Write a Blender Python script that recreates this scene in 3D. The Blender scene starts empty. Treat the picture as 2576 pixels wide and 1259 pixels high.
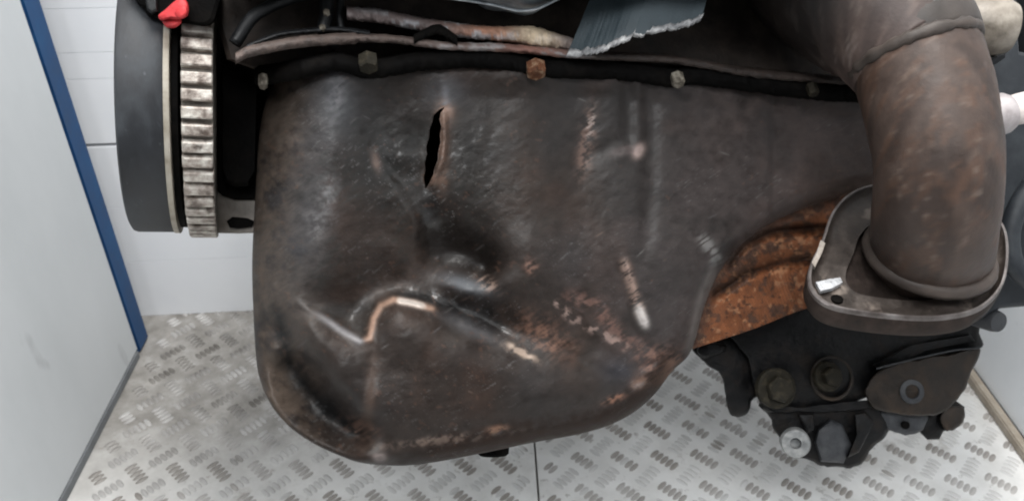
import bpy, bmesh, math, random
import numpy as np
from mathutils import Vector, Matrix

random.seed(7)
sc = bpy.context.scene
COL = sc.collection
R = math.radians

# ------------------------------------------------------------------ camera, world, lamps, exposure
F = 2053.0            # focal length in units of a 2575 wide frame
PITCH = 34.0
CAM_H = 0.95
cam_d = bpy.data.cameras.new("camera")
cam = bpy.data.objects.new("camera", cam_d)
COL.objects.link(cam)
cam_d.sensor_width = 36.0
cam_d.lens = 36.0 * F / 2575.0
cam_d.clip_start = 0.02
cam_d.clip_end = 200
cam.location = (0, 0, CAM_H)
cam.rotation_euler = (R(90 - PITCH), 0, 0)
cam_d.dof.use_dof = True
cam_d.dof.focus_distance = 0.70
cam_d.dof.aperture_fstop = 10.0
sc.camera = cam

world = bpy.data.worlds.new("World")
sc.world = world
world.use_nodes = True
bg = world.node_tree.nodes["Background"]
bg.inputs[0].default_value = (0.90, 0.95, 1.0, 1)
bg.inputs[1].default_value = 0.19

def area(name, loc, target, sx, sy, power, col):
    l = bpy.data.lights.new(name, 'AREA')
    l.shape = 'RECTANGLE'; l.size = sx; l.size_y = sy; l.energy = power; l.color = col
    o = bpy.data.objects.new(name, l); COL.objects.link(o)
    o.location = loc
    o.rotation_euler = (Vector(target) - Vector(loc)).to_track_quat('-Z', 'Y').to_euler()
    return o
area("ceiling_lamp", (0.20, 0.80, 2.7), (0.05, 0.85, 0.0), 1.5, 0.7, 86, (1.0, 0.985, 0.96))
area("ceiling_lamp_front", (-0.15, -0.75, 2.5), (0.0, 0.45, 0.0), 1.5, 0.6, 46, (0.97, 0.985, 1.0))

sc.view_settings.view_transform = 'Standard'
sc.view_settings.look = 'None'
sc.view_settings.gamma = 1.0
sc.view_settings.use_curve_mapping = False
sc.view_settings.exposure = 0.0
sc.cycles.pixel_filter_type = 'BLACKMAN_HARRIS'
sc.cycles.filter_width = 2.0

# ------------------------------------------------------------------ helpers: numbers
def vnoise(x, y, seed=0):
    x = np.asarray(x, float); y = np.asarray(y, float)
    xi = np.floor(x).astype(np.int64); yi = np.floor(y).astype(np.int64)
    fx = x - xi; fy = y - yi
    fx = fx * fx * (3 - 2 * fx); fy = fy * fy * (3 - 2 * fy)
    def h(a, b):
        n = (a * 374761393 + b * 668265263 + seed * 974634777) & 0xffffffff
        n = ((n ^ (n >> 13)) * 1274126177) & 0xffffffff
        return ((n ^ (n >> 16)) & 0xffff) / 65535.0
    return (h(xi, yi) * (1 - fx) + h(xi + 1, yi) * fx) * (1 - fy) + (h(xi, yi + 1) * (1 - fx) + h(xi + 1, yi + 1) * fx) * fy

def fbm(x, y, seed=0, o=4):
    s = 0; a = .5; t = 0
    for i in range(o):
        s = s + a * vnoise(x * 2 ** i, y * 2 ** i, seed + i * 17); t += a; a *= .55
    return s / t

def sstep(a, b, x):
    t = np.clip((x - a) / (b - a), 0, 1)
    return t * t * (3 - 2 * t)

def catmull(pts, n, closed=False):
    """smooth curve through pts, n samples evenly spaced along it"""
    p = np.array(pts, float)
    if closed:
        q = np.vstack([p[-1], p, p[0], p[1]])
    else:
        q = np.vstack([2 * p[0] - p[1], p, 2 * p[-1] - p[-2]])
    out = []
    for i in range(1, len(q) - 2):
        for t in np.linspace(0, 1, 24, endpoint=False):
            a, b, c, d = q[i - 1], q[i], q[i + 1], q[i + 2]
            out.append(.5 * ((2 * b) + (c - a) * t + (2 * a - 5 * b + 4 * c - d) * t * t + (3 * b - a - 3 * c + d) * t ** 3))
    if not closed:
        out.append(q[-2])
    else:
        out.append(out[0])
    out = np.array(out)
    L = np.concatenate([[0], np.cumsum(np.linalg.norm(np.diff(out, axis=0), axis=1))])
    s = np.linspace(0, L[-1], n, endpoint=not closed)
    return np.stack([np.interp(s, L, out[:, k]) for k in range(p.shape[1])], 1)

def seg_dist(x, y, poly):
    """distance to a polyline and position along it (0..1)"""
    best = np.full(x.shape, 1e9); par = np.zeros(x.shape)
    p = np.array(poly, float)
    L = np.concatenate([[0], np.cumsum(np.linalg.norm(np.diff(p, axis=0), axis=1))])
    for i in range(len(p) - 1):
        a, b = p[i], p[i + 1]; d = b - a; l2 = d @ d
        t = np.clip(((x - a[0]) * d[0] + (y - a[1]) * d[1]) / l2, 0, 1)
        dd = np.hypot(x - a[0] - t * d[0], y - a[1] - t * d[1])
        m = dd < best
        best = np.where(m, dd, best); par = np.where(m, (L[i] + t * math.sqrt(l2)) / L[-1], par)
    return best, par

def in_poly(x, y, poly):
    r = np.zeros(x.shape, bool); n = len(poly); j = n - 1
    for i in range(n):
        xi, yi = poly[i]; xj, yj = poly[j]
        c = ((yi > y) != (yj > y)) & (x < (xj - xi) * (y - yi) / (yj - yi + 1e-12) + xi)
        r ^= c; j = i
    return r

def tps(cp, lam=0.0):
    """thin plate spline through (x, y, z) control points"""
    c = np.array(cp, float); s = 300.0
    P = c[:, :2] / s; n = len(c)
    def U(r2): return np.where(r2 > 1e-12, r2 * np.log(r2 + 1e-12), 0)
    d2 = ((P[:, None] - P[None]) ** 2).sum(-1)
    A = np.zeros((n + 3, n + 3))
    A[:n, :n] = U(d2) + lam * np.eye(n); A[:n, n] = 1; A[:n, n + 1:] = P; A[n, :n] = 1; A[n + 1:, :n] = P.T
    w = np.linalg.solve(A, np.concatenate([c[:, 2], [0, 0, 0]]))
    def f(x, y):
        x = x / s; y = y / s
        o = w[n] + w[n + 1] * x + w[n + 2] * y
        for i in range(n):
            o = o + w[i] * U((x - P[i, 0]) ** 2 + (y - P[i, 1]) ** 2)
        return o
    return f

# engine space: metres, origin 0.75 m in front of the lens, X right, Y up, Z towards the viewer.
D0 = 0.75
def P(qx, qy, z=0.0):
    return np.stack([(qx - 1287.5) / F * (D0 - z), -(qy - 629.5) / F * (D0 - z), z + 0 * qx], -1)
def p3(qx, qy, z=0.0):
    d = D0 - z
    return Vector(((qx - 1287.5) / F * d, -(qy - 629.5) / F * d, z))
def ql(n, z=0.0):                       # length in metres of n frame units at depth z
    return n / F * (D0 - z)
YAW = 18.0
AX = Vector((math.cos(R(YAW)), 0, -math.sin(R(YAW))))     # crank axis: right end turned away
NF = Vector((math.sin(R(YAW)), 0, math.cos(R(YAW))))      # the way the engine's side faces
def zb(qx):                                               # the pan's side plane
    return 0.02 - math.tan(R(YAW)) * (qx - 1287.5) / F * D0

# ------------------------------------------------------------------ helpers: materials
MATS = {}
def mat(name, cols, scale=30, rough=(.4, .7), metal=0.0, bump=.15, bscale=None, attr=False, spec=.5, stretch=(1, 1, 1), rnd=False, pos=(.3, .5, .7), detail=6, speck=None, coat=0):
    m = bpy.data.materials.new(name); m.use_nodes = True
    nt = m.node_tree; N = nt.nodes; L = nt.links
    b = N["Principled BSDF"]
    tc = N.new("ShaderNodeTexCoord"); mp = N.new("ShaderNodeMapping"); mp.inputs["Scale"].default_value = stretch
    L.new(tc.outputs["Object"], mp.inputs[0])
    if rnd:
        oi = N.new("ShaderNodeObjectInfo"); cx = N.new("ShaderNodeCombineXYZ")
        ml = N.new("ShaderNodeMath"); ml.operation = 'MULTIPLY'; ml.inputs[1].default_value = 9.0
        L.new(oi.outputs["Random"], ml.inputs[0]); L.new(ml.outputs[0], cx.inputs[0]); L.new(ml.outputs[0], cx.inputs[1]); L.new(cx.outputs[0], mp.inputs[1])
    n1 = N.new("ShaderNodeTexNoise"); n1.inputs["Scale"].default_value = scale; n1.inputs["Detail"].default_value = detail; n1.inputs["Roughness"].default_value = .62
    L.new(mp.outputs[0], n1.inputs["Vector"])
    cr = N.new("ShaderNodeValToRGB")
    el = cr.color_ramp.elements
    while len(el) < len(cols): el.new(.5)
    for i, c in enumerate(cols):
        el[i].position = pos[i] if len(cols) == len(pos) else .3 + .4 * i / max(1, len(cols) - 1)
        el[i].color = (*c, 1)
    L.new(n1.outputs["Fac"], cr.inputs[0])
    colout = cr.outputs[0]
    if attr:
        at = N.new("ShaderNodeAttribute"); at.attribute_name = "Col"
        mx = N.new("ShaderNodeMix"); mx.data_type = 'RGBA'; mx.blend_type = 'MULTIPLY'; mx.inputs[0].default_value = 1
        L.new(at.outputs["Color"], mx.inputs[6]); L.new(colout, mx.inputs[7]); colout = mx.outputs[2]
    if speck:
        n3 = N.new("ShaderNodeTexNoise"); n3.inputs["Scale"].default_value = speck[1]; n3.inputs["Detail"].default_value = 3
        L.new(mp.outputs[0], n3.inputs["Vector"])
        mr = N.new("ShaderNodeMapRange"); mr.inputs[1].default_value = speck[2]; mr.inputs[2].default_value = speck[2] + .08
        L.new(n3.outputs["Fac"], mr.inputs[0])
        mx2 = N.new("ShaderNodeMix"); mx2.data_type = 'RGBA'
        L.new(mr.outputs[0], mx2.inputs[0]); L.new(colout, mx2.inputs[6]); mx2.inputs[7].default_value = (*speck[0], 1)
        colout = mx2.outputs[2]
    L.new(colout, b.inputs["Base Color"])
    n2 = N.new("ShaderNodeTexNoise"); n2.inputs["Scale"].default_value = bscale or scale * 6; n2.inputs["Detail"].default_value = 5
    L.new(mp.outputs[0], n2.inputs["Vector"])
    rr = N.new("ShaderNodeMapRange"); rr.inputs[3].default_value = rough[0]; rr.inputs[4].default_value = rough[1]
    rr.inputs[1].default_value = .3; rr.inputs[2].default_value = .7
    L.new(n1.outputs["Fac"], rr.inputs[0])
    L.new(rr.outputs[0], b.inputs["Roughness"])
    if bump:
        bp = N.new("ShaderNodeBump"); bp.inputs["Strength"].default_value = bump; bp.inputs["Distance"].default_value = .002
        L.new(n2.outputs["Fac"], bp.inputs["Height"]); L.new(bp.outputs[0], b.inputs["Normal"])
    b.inputs["Metallic"].default_value = metal
    b.inputs["Specular IOR Level"].default_value = spec
    b.inputs["Coat Weight"].default_value = coat
    if attr:
        am = N.new("ShaderNodeAttribute"); am.attribute_name = "Metal"
        L.new(am.outputs["Fac"], b.inputs["Metallic"])
        aw = N.new("ShaderNodeAttribute"); aw.attribute_name = "Wet"
        mw = N.new("ShaderNodeMix"); mw.data_type = 'FLOAT'; mw.inputs[3].default_value = .2
        ad = N.new("ShaderNodeAttribute"); ad.attribute_name = "Dull"
        ms = N.new("ShaderNodeMix"); ms.data_type = 'FLOAT'; ms.inputs[2].default_value = spec; ms.inputs[3].default_value = .04
        L.new(ad.outputs["Fac"], ms.inputs[0]); L.new(ms.outputs[0], b.inputs["Specular IOR Level"])
        L.new(aw.outputs["Fac"], mw.inputs[0]); L.new(rr.outputs[0], mw.inputs[2]); L.new(mw.outputs[0], b.inputs["Roughness"])
        L.new(aw.outputs["Fac"], b.inputs["Coat Weight"]); b.inputs["Coat Roughness"].default_value = .16
    MATS[name] = m
    return m

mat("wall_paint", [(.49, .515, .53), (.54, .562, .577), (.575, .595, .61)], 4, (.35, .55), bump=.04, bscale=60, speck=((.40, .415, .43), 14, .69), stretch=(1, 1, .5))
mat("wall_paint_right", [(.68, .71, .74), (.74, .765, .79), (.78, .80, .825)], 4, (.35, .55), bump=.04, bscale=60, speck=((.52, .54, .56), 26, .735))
mat("plank_paint", [(.77, .79, .82), (.81, .825, .85), (.84, .855, .875)], 5, (.35, .5), bump=.03, bscale=60)
mat("joint_dark", [(.25, .24, .22), (.35, .33, .3)], 30)
mat("blue_paint", [(.006, .040, .115), (.009, .055, .155), (.016, .078, .19)], 18, (.4, .6), bump=.1, spec=.25)
mat("gap_shade", [(.10, .107, .115), (.17, .18, .19)], 20, (.6, .8))
mat("brown_seal", [(.22, .18, .14), (.30, .26, .21), (.36, .32, .27)], 30, (.6, .8))
mat("black_iron", [(.0018, .0017, .0017), (.0032, .003, .0029), (.0065, .0056, .005)], 40, (.55, .85), bump=.3, spec=.03)
mat("block_grime", [(.014, .011, .0095), (.032, .025, .021), (.060, .045, .037)], 40, (.5, .75), bump=.4, spec=.2)
mat("bracket_iron", [(.0018, .0018, .002), (.0032, .0032, .0036), (.012, .0088, .007)], 50, (.34, .6), bump=.6, bscale=140, spec=.2)
mat("bracket_brown", [(.007, .006, .005), (.017, .0125, .0095), (.036, .024, .016)], 40, (.4, .7), bump=.5, bscale=160, spec=.25)
mat("bracket_grey", [(.012, .013, .015), (.028, .030, .034), (.055, .057, .06)], 50, (.45, .7), bump=.4, bscale=180, spec=.35)
mat("bolt_brass", [(.010, .009, .006), (.014, .012, .008), (.04, .034, .023)], 140, (.5, .75), 0, spec=.15, bump=.6)
mat("bolt_pale", [(.02, .015, .011), (.09, .078, .062), (.26, .24, .20)], 160, (.5, .75), 0, spec=.2, bump=.6)
mat("bolt_rust", [(.02, .010, .006), (.085, .032, .014), (.30, .22, .15)], 110, (.5, .8), 0, spec=.2, bump=.6)
mat("bush_alu", [(.13, .135, .135), (.22, .225, .225), (.33, .33, .32)], 120, (.35, .6), .3)
mat("pulley_dark", [(.008, .0088, .0105), (.0145, .0162, .0195), (.033, .0375, .043)], 22, (.45, .65), 0, bump=.10, spec=.4, stretch=(2, 1, .7), speck=((.06, .065, .075), 90, .70))
mat("pulley_rim", [(.20, .17, .13), (.30, .27, .22), (.38, .35, .30)], 60, (.4, .6), .2)
mat("tooth_steel", [(.09, .068, .055), (.29, .25, .22), (.56, .53, .48)], 95, (.38, .65), .25, bump=.35, pos=(.34, .48, .64), rnd=True, speck=((.07, .055, .045), 70, .62))
mat("ring_dark", [(.05, .042, .035), (.11, .095, .08), (.2, .18, .15)], 90, (.5, .8))
mat("pan_paint", [(.74, .73, .72), (1, 1, 1), (1.24, 1.22, 1.2)], 70, (.40, .60), attr=True, bump=.12, bscale=420, spec=.24, stretch=(1, 1.6, 1))
mat("crust", [(.7, .68, .66), (1, 1, 1), (1.3, 1.28, 1.25)], 160, (.5, .85), attr=True, bump=.6, bscale=400)
mat("exhaust_rust", [(.8, .78, .77), (1, 1, 1), (1.18, 1.16, 1.14)], 45, (.46, .62), attr=True, bump=.14, bscale=260, spec=.30)
mat("flange_steel", [(.020, .0155, .013), (.040, .031, .026), (.080, .065, .056)], 50, (.36, .6), .25, bump=.15, speck=((.16, .13, .11), 42, .58))
mat("flange_rim", [(.06, .05, .046), (.115, .10, .095), (.18, .165, .16)], 60, (.35, .55), .4)
mat("flange_worn", [(.12, .10, .085), (.22, .19, .165), (.34, .31, .28)], 120, (.4, .6), .2)
mat("flange_side", [(.014, .0105, .009), (.026, .019, .016), (.046, .034, .029)], 60, (.55, .8), spec=.1)
mat("bright_metal", [(.25, .255, .265), (.52, .53, .55), (.72, .73, .75)], 60, (.2, .35), .6)
mat("cover_plastic", [(.021, .033, .040), (.030, .044, .052), (.041, .057, .066)], 40, (.5, .65), bump=.35, bscale=900)
mat("broken_plastic", [(.07, .075, .08), (.22, .22, .225), (.48, .48, .475)], 140, (.5, .7), bump=.7, bscale=300)
mat("alu_housing", [(.22, .25, .27), (.34, .37, .40), (.50, .53, .55)], 60, (.3, .5), .4)
mat("red_plastic", [(.28, .014, .018), (.42, .024, .028), (.55, .05, .052)], 45, (.5, .65), bump=.2, spec=.35)
mat("sensor_white", [(.46, .40, .375), (.56, .50, .47), (.64, .58, .55)], 40, (.4, .6))
mat("sensor_grey", [(.25, .22, .22), (.34, .31, .31), (.42, .39, .39)], 60, (.4, .6), .2)
mat("spacer_tan", [(.09, .075, .058), (.19, .165, .135), (.29, .26, .22)], 50, (.4, .6), .1)
mat("cover_brown", [(.07, .06, .05), (.13, .115, .10), (.19, .17, .15)], 50, (.5, .7))
mat("hose_dark", [(.004, .0045, .005), (.008, .0085, .0095), (.014, .0145, .015)], 40, (.4, .6), spec=.3)
mat("gear_dark", [(.008, .010, .013), (.014, .017, .021), (.03, .035, .04)], 25, (.45, .65), spec=.3)
mat("tread_bar", [(.19, .172, .155), (.29, .268, .245), (.42, .40, .375)], 10, (.34, .5), 0, bump=.15, bscale=200, speck=((.11, .095, .08), 9, .66))
mat("tread_bar_lit", [(.44, .43, .415), (.56, .555, .545), (.66, .66, .65)], 10, (.5, .7), 0, bump=.15, bscale=200, speck=((.25, .23, .21), 9, .66))  # paler copy for one direction: how light catches the bars, put into colour

def grime_on(name):
    """the same trodden-in dirt that covers the plate's far left also lies on its bars"""
    m = MATS[name]; nt = m.node_tree; N = nt.nodes; L = nt.links; b = N["Principled BSDF"]
    src = b.inputs["Base Color"].links[0].from_socket
    g = N.new("ShaderNodeNewGeometry"); sep = N.new("ShaderNodeSeparateXYZ"); L.new(g.outputs["Position"], sep.inputs[0])
    gx = N.new("ShaderNodeMapRange"); gx.inputs[1].default_value = -.02; gx.inputs[2].default_value = -.38; L.new(sep.outputs[0], gx.inputs[0])
    gy = N.new("ShaderNodeMapRange"); gy.inputs[1].default_value = .62; gy.inputs[2].default_value = .92; L.new(sep.outputs[1], gy.inputs[0])
    mu = N.new("ShaderNodeMath"); mu.operation = 'MULTIPLY'; L.new(gx.outputs[0], mu.inputs[0]); L.new(gy.outputs[0], mu.inputs[1])
    n = N.new("ShaderNodeTexNoise"); n.inputs["Scale"].default_value = 22; n.inputs["Detail"].default_value = 5; L.new(g.outputs["Position"], n.inputs["Vector"])
    cr = N.new("ShaderNodeValToRGB"); cr.color_ramp.elements[0].position = .32; cr.color_ramp.elements[0].color = (.075, .068, .06, 1); cr.color_ramp.elements[1].position = .7; cr.color_ramp.elements[1].color = (.19, .18, .165, 1)
    L.new(n.outputs["Fac"], cr.inputs[0])
    x = N.new("ShaderNodeMix"); x.data_type = 'RGBA'; L.new(mu.outputs[0], x.inputs[0]); L.new(src, x.inputs[6]); L.new(cr.outputs[0], x.inputs[7])
    # wear differs from place to place
    n2 = N.new("ShaderNodeTexNoise"); n2.inputs["Scale"].default_value = 7; n2.inputs["Detail"].default_value = 3; L.new(g.outputs["Position"], n2.inputs["Vector"])
    mr = N.new("ShaderNodeMapRange"); mr.inputs[1].default_value = .42; mr.inputs[2].default_value = .66; mr.inputs[3].default_value = .0; mr.inputs[4].default_value = .55
    L.new(n2.outputs["Fac"], mr.inputs[0])
    y = N.new("ShaderNodeMix"); y.data_type = 'RGBA'; L.new(mr.outputs[0], y.inputs[0]); L.new(x.outputs[2], y.inputs[6]); y.inputs[7].default_value = (.56, .55, .54, 1)
    L.new(y.outputs[2], b.inputs["Base Color"])
    b.inputs["Specular IOR Level"].default_value = .45
grime_on("tread_bar"); grime_on("tread_bar_lit")

def floor_mat():
    m = bpy.data.materials.new("tread_plate"); m.use_nodes = True
    nt = m.node_tree; N = nt.nodes; L = nt.links; b = N["Principled BSDF"]
    tc = N.new("ShaderNodeTexCoord")
    def noise(s, d=5, r=.6):
        n = N.new("ShaderNodeTexNoise"); n.inputs["Scale"].default_value = s; n.inputs["Detail"].default_value = d; n.inputs["Roughness"].default_value = r
        L.new(tc.outputs["Object"], n.inputs["Vector"]); return n
    def ramp(src, stops):
        c = N.new("ShaderNodeValToRGB"); e = c.color_ramp.elements
        while len(e) < len(stops): e.new(.5)
        for i, (p, col) in enumerate(stops): e[i].position = p; e[i].color = (*col, 1)
        L.new(src, c.inputs[0]); return c.outputs[0]
    def mix(f, a, bcol):
        x = N.new("ShaderNodeMix"); x.data_type = 'RGBA'
        if isinstance(f, float): x.inputs[0].default_value = f
        else: L.new(f, x.inputs[0])
        L.new(a, x.inputs[6])
        if isinstance(bcol, tuple): x.inputs[7].default_value = (*bcol, 1)
        else: L.new(bcol, x.inputs[7])
        return x.outputs[2]
    base = ramp(noise(14).outputs["Fac"], [(.28, (.56, .553, .535)), (.5, (.685, .68, .665)), (.72, (.77, .77, .76))])
    # grime trodden into the plate near the far left corner
    sep = N.new("ShaderNodeSeparateXYZ"); L.new(tc.outputs["Object"], sep.inputs[0])
    gx = N.new("ShaderNodeMapRange"); gx.inputs[1].default_value = -.02; gx.inputs[2].default_value = -.38; L.new(sep.outputs[0], gx.inputs[0])
    gy = N.new("ShaderNodeMapRange"); gy.inputs[1].default_value = .62; gy.inputs[2].default_value = .92; L.new(sep.outputs[1], gy.inputs[0])
    mu = N.new("ShaderNodeMath"); mu.operation = 'MULTIPLY'; L.new(gx.outputs[0], mu.inputs[0]); L.new(gy.outputs[0], mu.inputs[1])
    grime = ramp(noise(22, 6, .7).outputs["Fac"], [(.30, (.14, .13, .117)), (.52, (.235, .224, .208)), (.70, (.34, .332, .318))])
    c = mix(mu.outputs[0], base, grime)
    sp = N.new("ShaderNodeMapRange"); sp.inputs[1].default_value = .60; sp.inputs[2].default_value = .72; sp.inputs[4].default_value = .85
    L.new(noise(11, 7, .7).outputs["Fac"], sp.inputs[0])
    c = mix(sp.outputs[0], c, (.27, .245, .22))
    s2 = N.new("ShaderNodeMapRange"); s2.inputs[1].default_value = .62; s2.inputs[2].default_value = .70; s2.inputs[4].default_value = .6
    L.new(noise(55, 4, .6).outputs["Fac"], s2.inputs[0])
    c = mix(s2.outputs[0], c, (.22, .20, .18))
    L.new(c, b.inputs["Base Color"])
    rg = N.new("ShaderNodeMapRange"); rg.inputs[3].default_value = .35; rg.inputs[4].default_value = .65; L.new(noise(9).outputs["Fac"], rg.inputs[0])
    L.new(rg.outputs[0], b.inputs["Roughness"])
    bp = N.new("ShaderNodeBump"); bp.inputs["Strength"].default_value = .12; bp.inputs["Distance"].default_value = .002
    L.new(noise(90).outputs["Fac"], bp.inputs["Height"]); L.new(bp.outputs[0], b.inputs["Normal"])
    b.inputs["Metallic"].default_value = 0
    MATS["tread_plate"] = m
floor_mat()

# ------------------------------------------------------------------ helpers: objects
def mesh_obj(name, verts, faces, m, parent=None, smooth=True, cols=None, metal=None, wet=None, dull=None):
    me = bpy.data.meshes.new(name)
    me.from_pydata([tuple(v) for v in verts], [], faces)
    me.validate(); me.update()
    if smooth:
        me.polygons.foreach_set("use_smooth", [True] * len(me.polygons))
    if cols is not None:
        a = me.color_attributes.new("Col", 'FLOAT_COLOR', 'POINT')
        c4 = np.ones((len(verts), 4)); c4[:, :3] = cols
        a.data.foreach_set("color", c4.ravel())
        b = me.attributes.new("Metal", 'FLOAT', 'POINT')
        b.data.foreach_set("value", (np.zeros(len(verts)) if metal is None else metal).astype(float))
    if dull is not None:
        b = me.attributes.new("Dull", 'FLOAT', 'POINT'); b.data.foreach_set("value", np.asarray(dull, float))
    if wet is not None:
        b = me.attributes.new("Wet", 'FLOAT', 'POINT'); b.data.foreach_set("value", np.asarray(wet, float))
    me.materials.append(MATS[m])
    o = bpy.data.objects.new(name, me); COL.objects.link(o)
    if parent: o.parent = parent
    return o

def bm_obj(name, bm, m, parent=None, smooth=False):
    bmesh.ops.recalc_face_normals(bm, faces=bm.faces[:])
    me = bpy.data.meshes.new(name); bm.to_mesh(me); bm.free()
    me.materials.append(MATS[m])
    if smooth:
        me.polygons.foreach_set("use_smooth", [True] * len(me.polygons))
        try: me.set_sharp_from_angle(angle=R(40))
        except Exception: pass
    o = bpy.data.objects.new(name, me); COL.objects.link(o)
    if parent: o.parent = parent
    return o

def tag(o, label, cat=None, group=None, kind=None):
    if label: o["label"] = label
    if cat: o["category"] = cat
    if group: o["group"] = group
    if kind: o["kind"] = kind
    return o

def frame(axis, hint=Vector((0, 1, 0))):
    a = Vector(axis).normalized()
    u = hint - a * hint.dot(a)
    if u.length < 1e-4:
        u = Vector((1, 0, 0)) - a * a.x
    u.normalize()
    return a, u, a.cross(u)

def tube_vf(path, radii, seg=24, cap=True, squash=None):
    """swept tube through 3-D points"""
    n = len(path); V = []; Fc = []
    tang = []
    for i in range(n):
        a = path[max(0, i - 1)]; b = path[min(n - 1, i + 1)]
        tang.append((b - a).normalized())
    u = frame(tang[0])[1]
    for i in range(n):
        t = tang[i]; u = (u - t * u.dot(t)).normalized(); w = t.cross(u)
        for k in range(seg):
            an = 2 * math.pi * k / seg
            V.append(path[i] + (u * math.cos(an) + w * math.sin(an)) * radii[i])
    for i in range(n - 1):
        for k in range(seg):
            k2 = (k + 1) % seg
            Fc.append((i * seg + k, i * seg + k2, (i + 1) * seg + k2, (i + 1) * seg + k))
    if cap:
        Fc.append(tuple(range(seg))[::-1]); Fc.append(tuple((n - 1) * seg + k for k in range(seg)))
    return V, Fc

def smooth_path(pts, n):
    a = catmull([tuple(p) for p in pts], n)
    return [Vector(p) for p in a]

def lathe(name, origin, axis, prof, seg, m, parent, smooth=True):
    """prof: (distance along axis, radius)"""
    a, u, w = frame(axis); V = []; Fc = []
    for (t, r) in prof:
        for k in range(seg):
            an = 2 * math.pi * k / seg
            V.append(origin + a * t + (u * math.cos(an) + w * math.sin(an)) * r)
    for i in range(len(prof) - 1):
        for k in range(seg):
            k2 = (k + 1) % seg
            Fc.append((i * seg + k, i * seg + k2, (i + 1) * seg + k2, (i + 1) * seg + k))
    bm = bmesh.new()
    vs = [bm.verts.new(v) for v in V]
    for f in Fc: bm.faces.new([vs[i] for i in f])
    if prof[0][1] > 1e-5: bm.faces.new([vs[k] for k in range(seg)])
    if prof[-1][1] > 1e-5: bm.faces.new([vs[(len(prof) - 1) * seg + k] for k in range(seg)])
    bmesh.ops.remove_doubles(bm, verts=bm.verts[:], dist=1e-6)
    return bm_obj(name, bm, m, parent, smooth)

def hexbolt(name, pos, axis, r, h, m, parent, washer=True):
    a, u, w = frame(axis)
    bm = bmesh.new()
    def ring(t, rr, seg, ph=.2):
        return [bm.verts.new(pos + a * t + (u * math.cos(2 * math.pi * k / seg + ph) + w * math.sin(2 * math.pi * k / seg + ph)) * rr) for k in range(seg)]
    def loft(A, B):
        n = len(A)
        for k in range(n): bm.faces.new((A[k], A[(k + 1) % n], B[(k + 1) % n], B[k]))
    if washer:
        A = ring(-h * .6, r * 1.5, 18); B = ring(0, r * 1.5, 18); C = ring(h * .12, r * 1.35, 18)
        loft(A, B); loft(B, C); bm.faces.new(C); bm.faces.new(A[::-1])
    A = ring(h * .1, r, 6); B = ring(h * .85, r, 6); C = ring(h, r * .84, 6)
    loft(A, B); loft(B, C); bm.faces.new(C); bm.faces.new(A[::-1])
    return bm_obj(name, bm, m, parent)

def prism(name, outline, zf, th, m, parent, bevel=.003, smooth_n=0, shrink=.97, wob=0.0):
    """solid plate: outline in frame units laid at depth zf (number or function), th thick away from the viewer"""
    pts = np.array(outline, float)
    if smooth_n: pts = catmull(pts, smooth_n, closed=True)
    if wob:
        s = np.arange(len(pts))
        pts = pts + wob * (np.stack([fbm(s * .37, s * 0 + 3.3, 5), fbm(s * .37, s * 0 + 9.1, 6)], 1) - .5) * 2
    z = (lambda x, y: zf + 0 * x) if not callable(zf) else zf
    c = pts.mean(0)
    bm = bmesh.new()
    zz = z(pts[:, 0], pts[:, 1])
    def loop(sc_, dz):
        q = c + (pts - c) * sc_
        return [bm.verts.new(tuple(P(np.array(q[i, 0]), np.array(q[i, 1]), float(zz[i]) + dz))) for i in range(len(pts))]
    n = len(pts)
    bq = bevel
    size = np.abs(pts - c).max() / F * D0
    A = loop(1 - bq / size, 0); B = loop(1 - bq / size * .3, -bq * .35); C = loop(1, -bq); D = loop(shrink, -th)
    for X, Y in ((A, B), (B, C), (C, D)):
        for k in range(n): bm.faces.new((X[k], X[(k + 1) % n], Y[(k + 1) % n], Y[k]))
    fa = bm.faces.new(A); fd = bm.faces.new(D[::-1])
    bmesh.ops.triangulate(bm, faces=[fa, fd])
    return bm_obj(name, bm, m, parent, True)

# ------------------------------------------------------------------ the booth: floor, walls
YAWB = R(1.9)
def world_at(qx, qy, plane):
    """point of the booth seen at a frame position: plane = ('z', height) or ('n', normal, distance)"""
    th = R(PITCH)
    d = Vector(((qx - 1287.5) / F, math.cos(th) + (629.5 - qy) / F * math.sin(th), -math.sin(th) + (629.5 - qy) / F * math.cos(th)))
    o = Vector((0, 0, CAM_H))
    if plane[0] == 'z':
        t = (plane[1] - o.z) / d.z
    else:
        t = (plane[2] - o.dot(plane[1])) / d.dot(plane[1])
    return o + d * t

ex = Vector((math.cos(YAWB), math.sin(-YAWB) * -1, 0)); ex = Vector((math.cos(YAWB), math.sin(YAWB), 0)); ey = Vector((-math.sin(YAWB), math.cos(YAWB), 0))
c_left = world_at(352, 893, ('z', 0)); f_left = world_at(165, 1259, ('z', 0))
c_right = world_at(2430, 925, ('z', 0)); f_right = world_at(2575, 1128, ('z', 0))
b_left = world_at(380, 797, ('z', 0)); b_mid = world_at(635, 776, ('z', 0))
dl = (c_left - f_left).normalized(); dr = (c_right - f_right).normalized()
db = (b_mid - b_left).normalized(); db = Vector((math.cos(R(4.5)), math.sin(R(4.5)), 0))
nl = Vector((-dl.y, dl.x, 0)) * -1        # towards the middle of the booth
nr = Vector((dr.y, -dr.x, 0)) * -1

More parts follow.
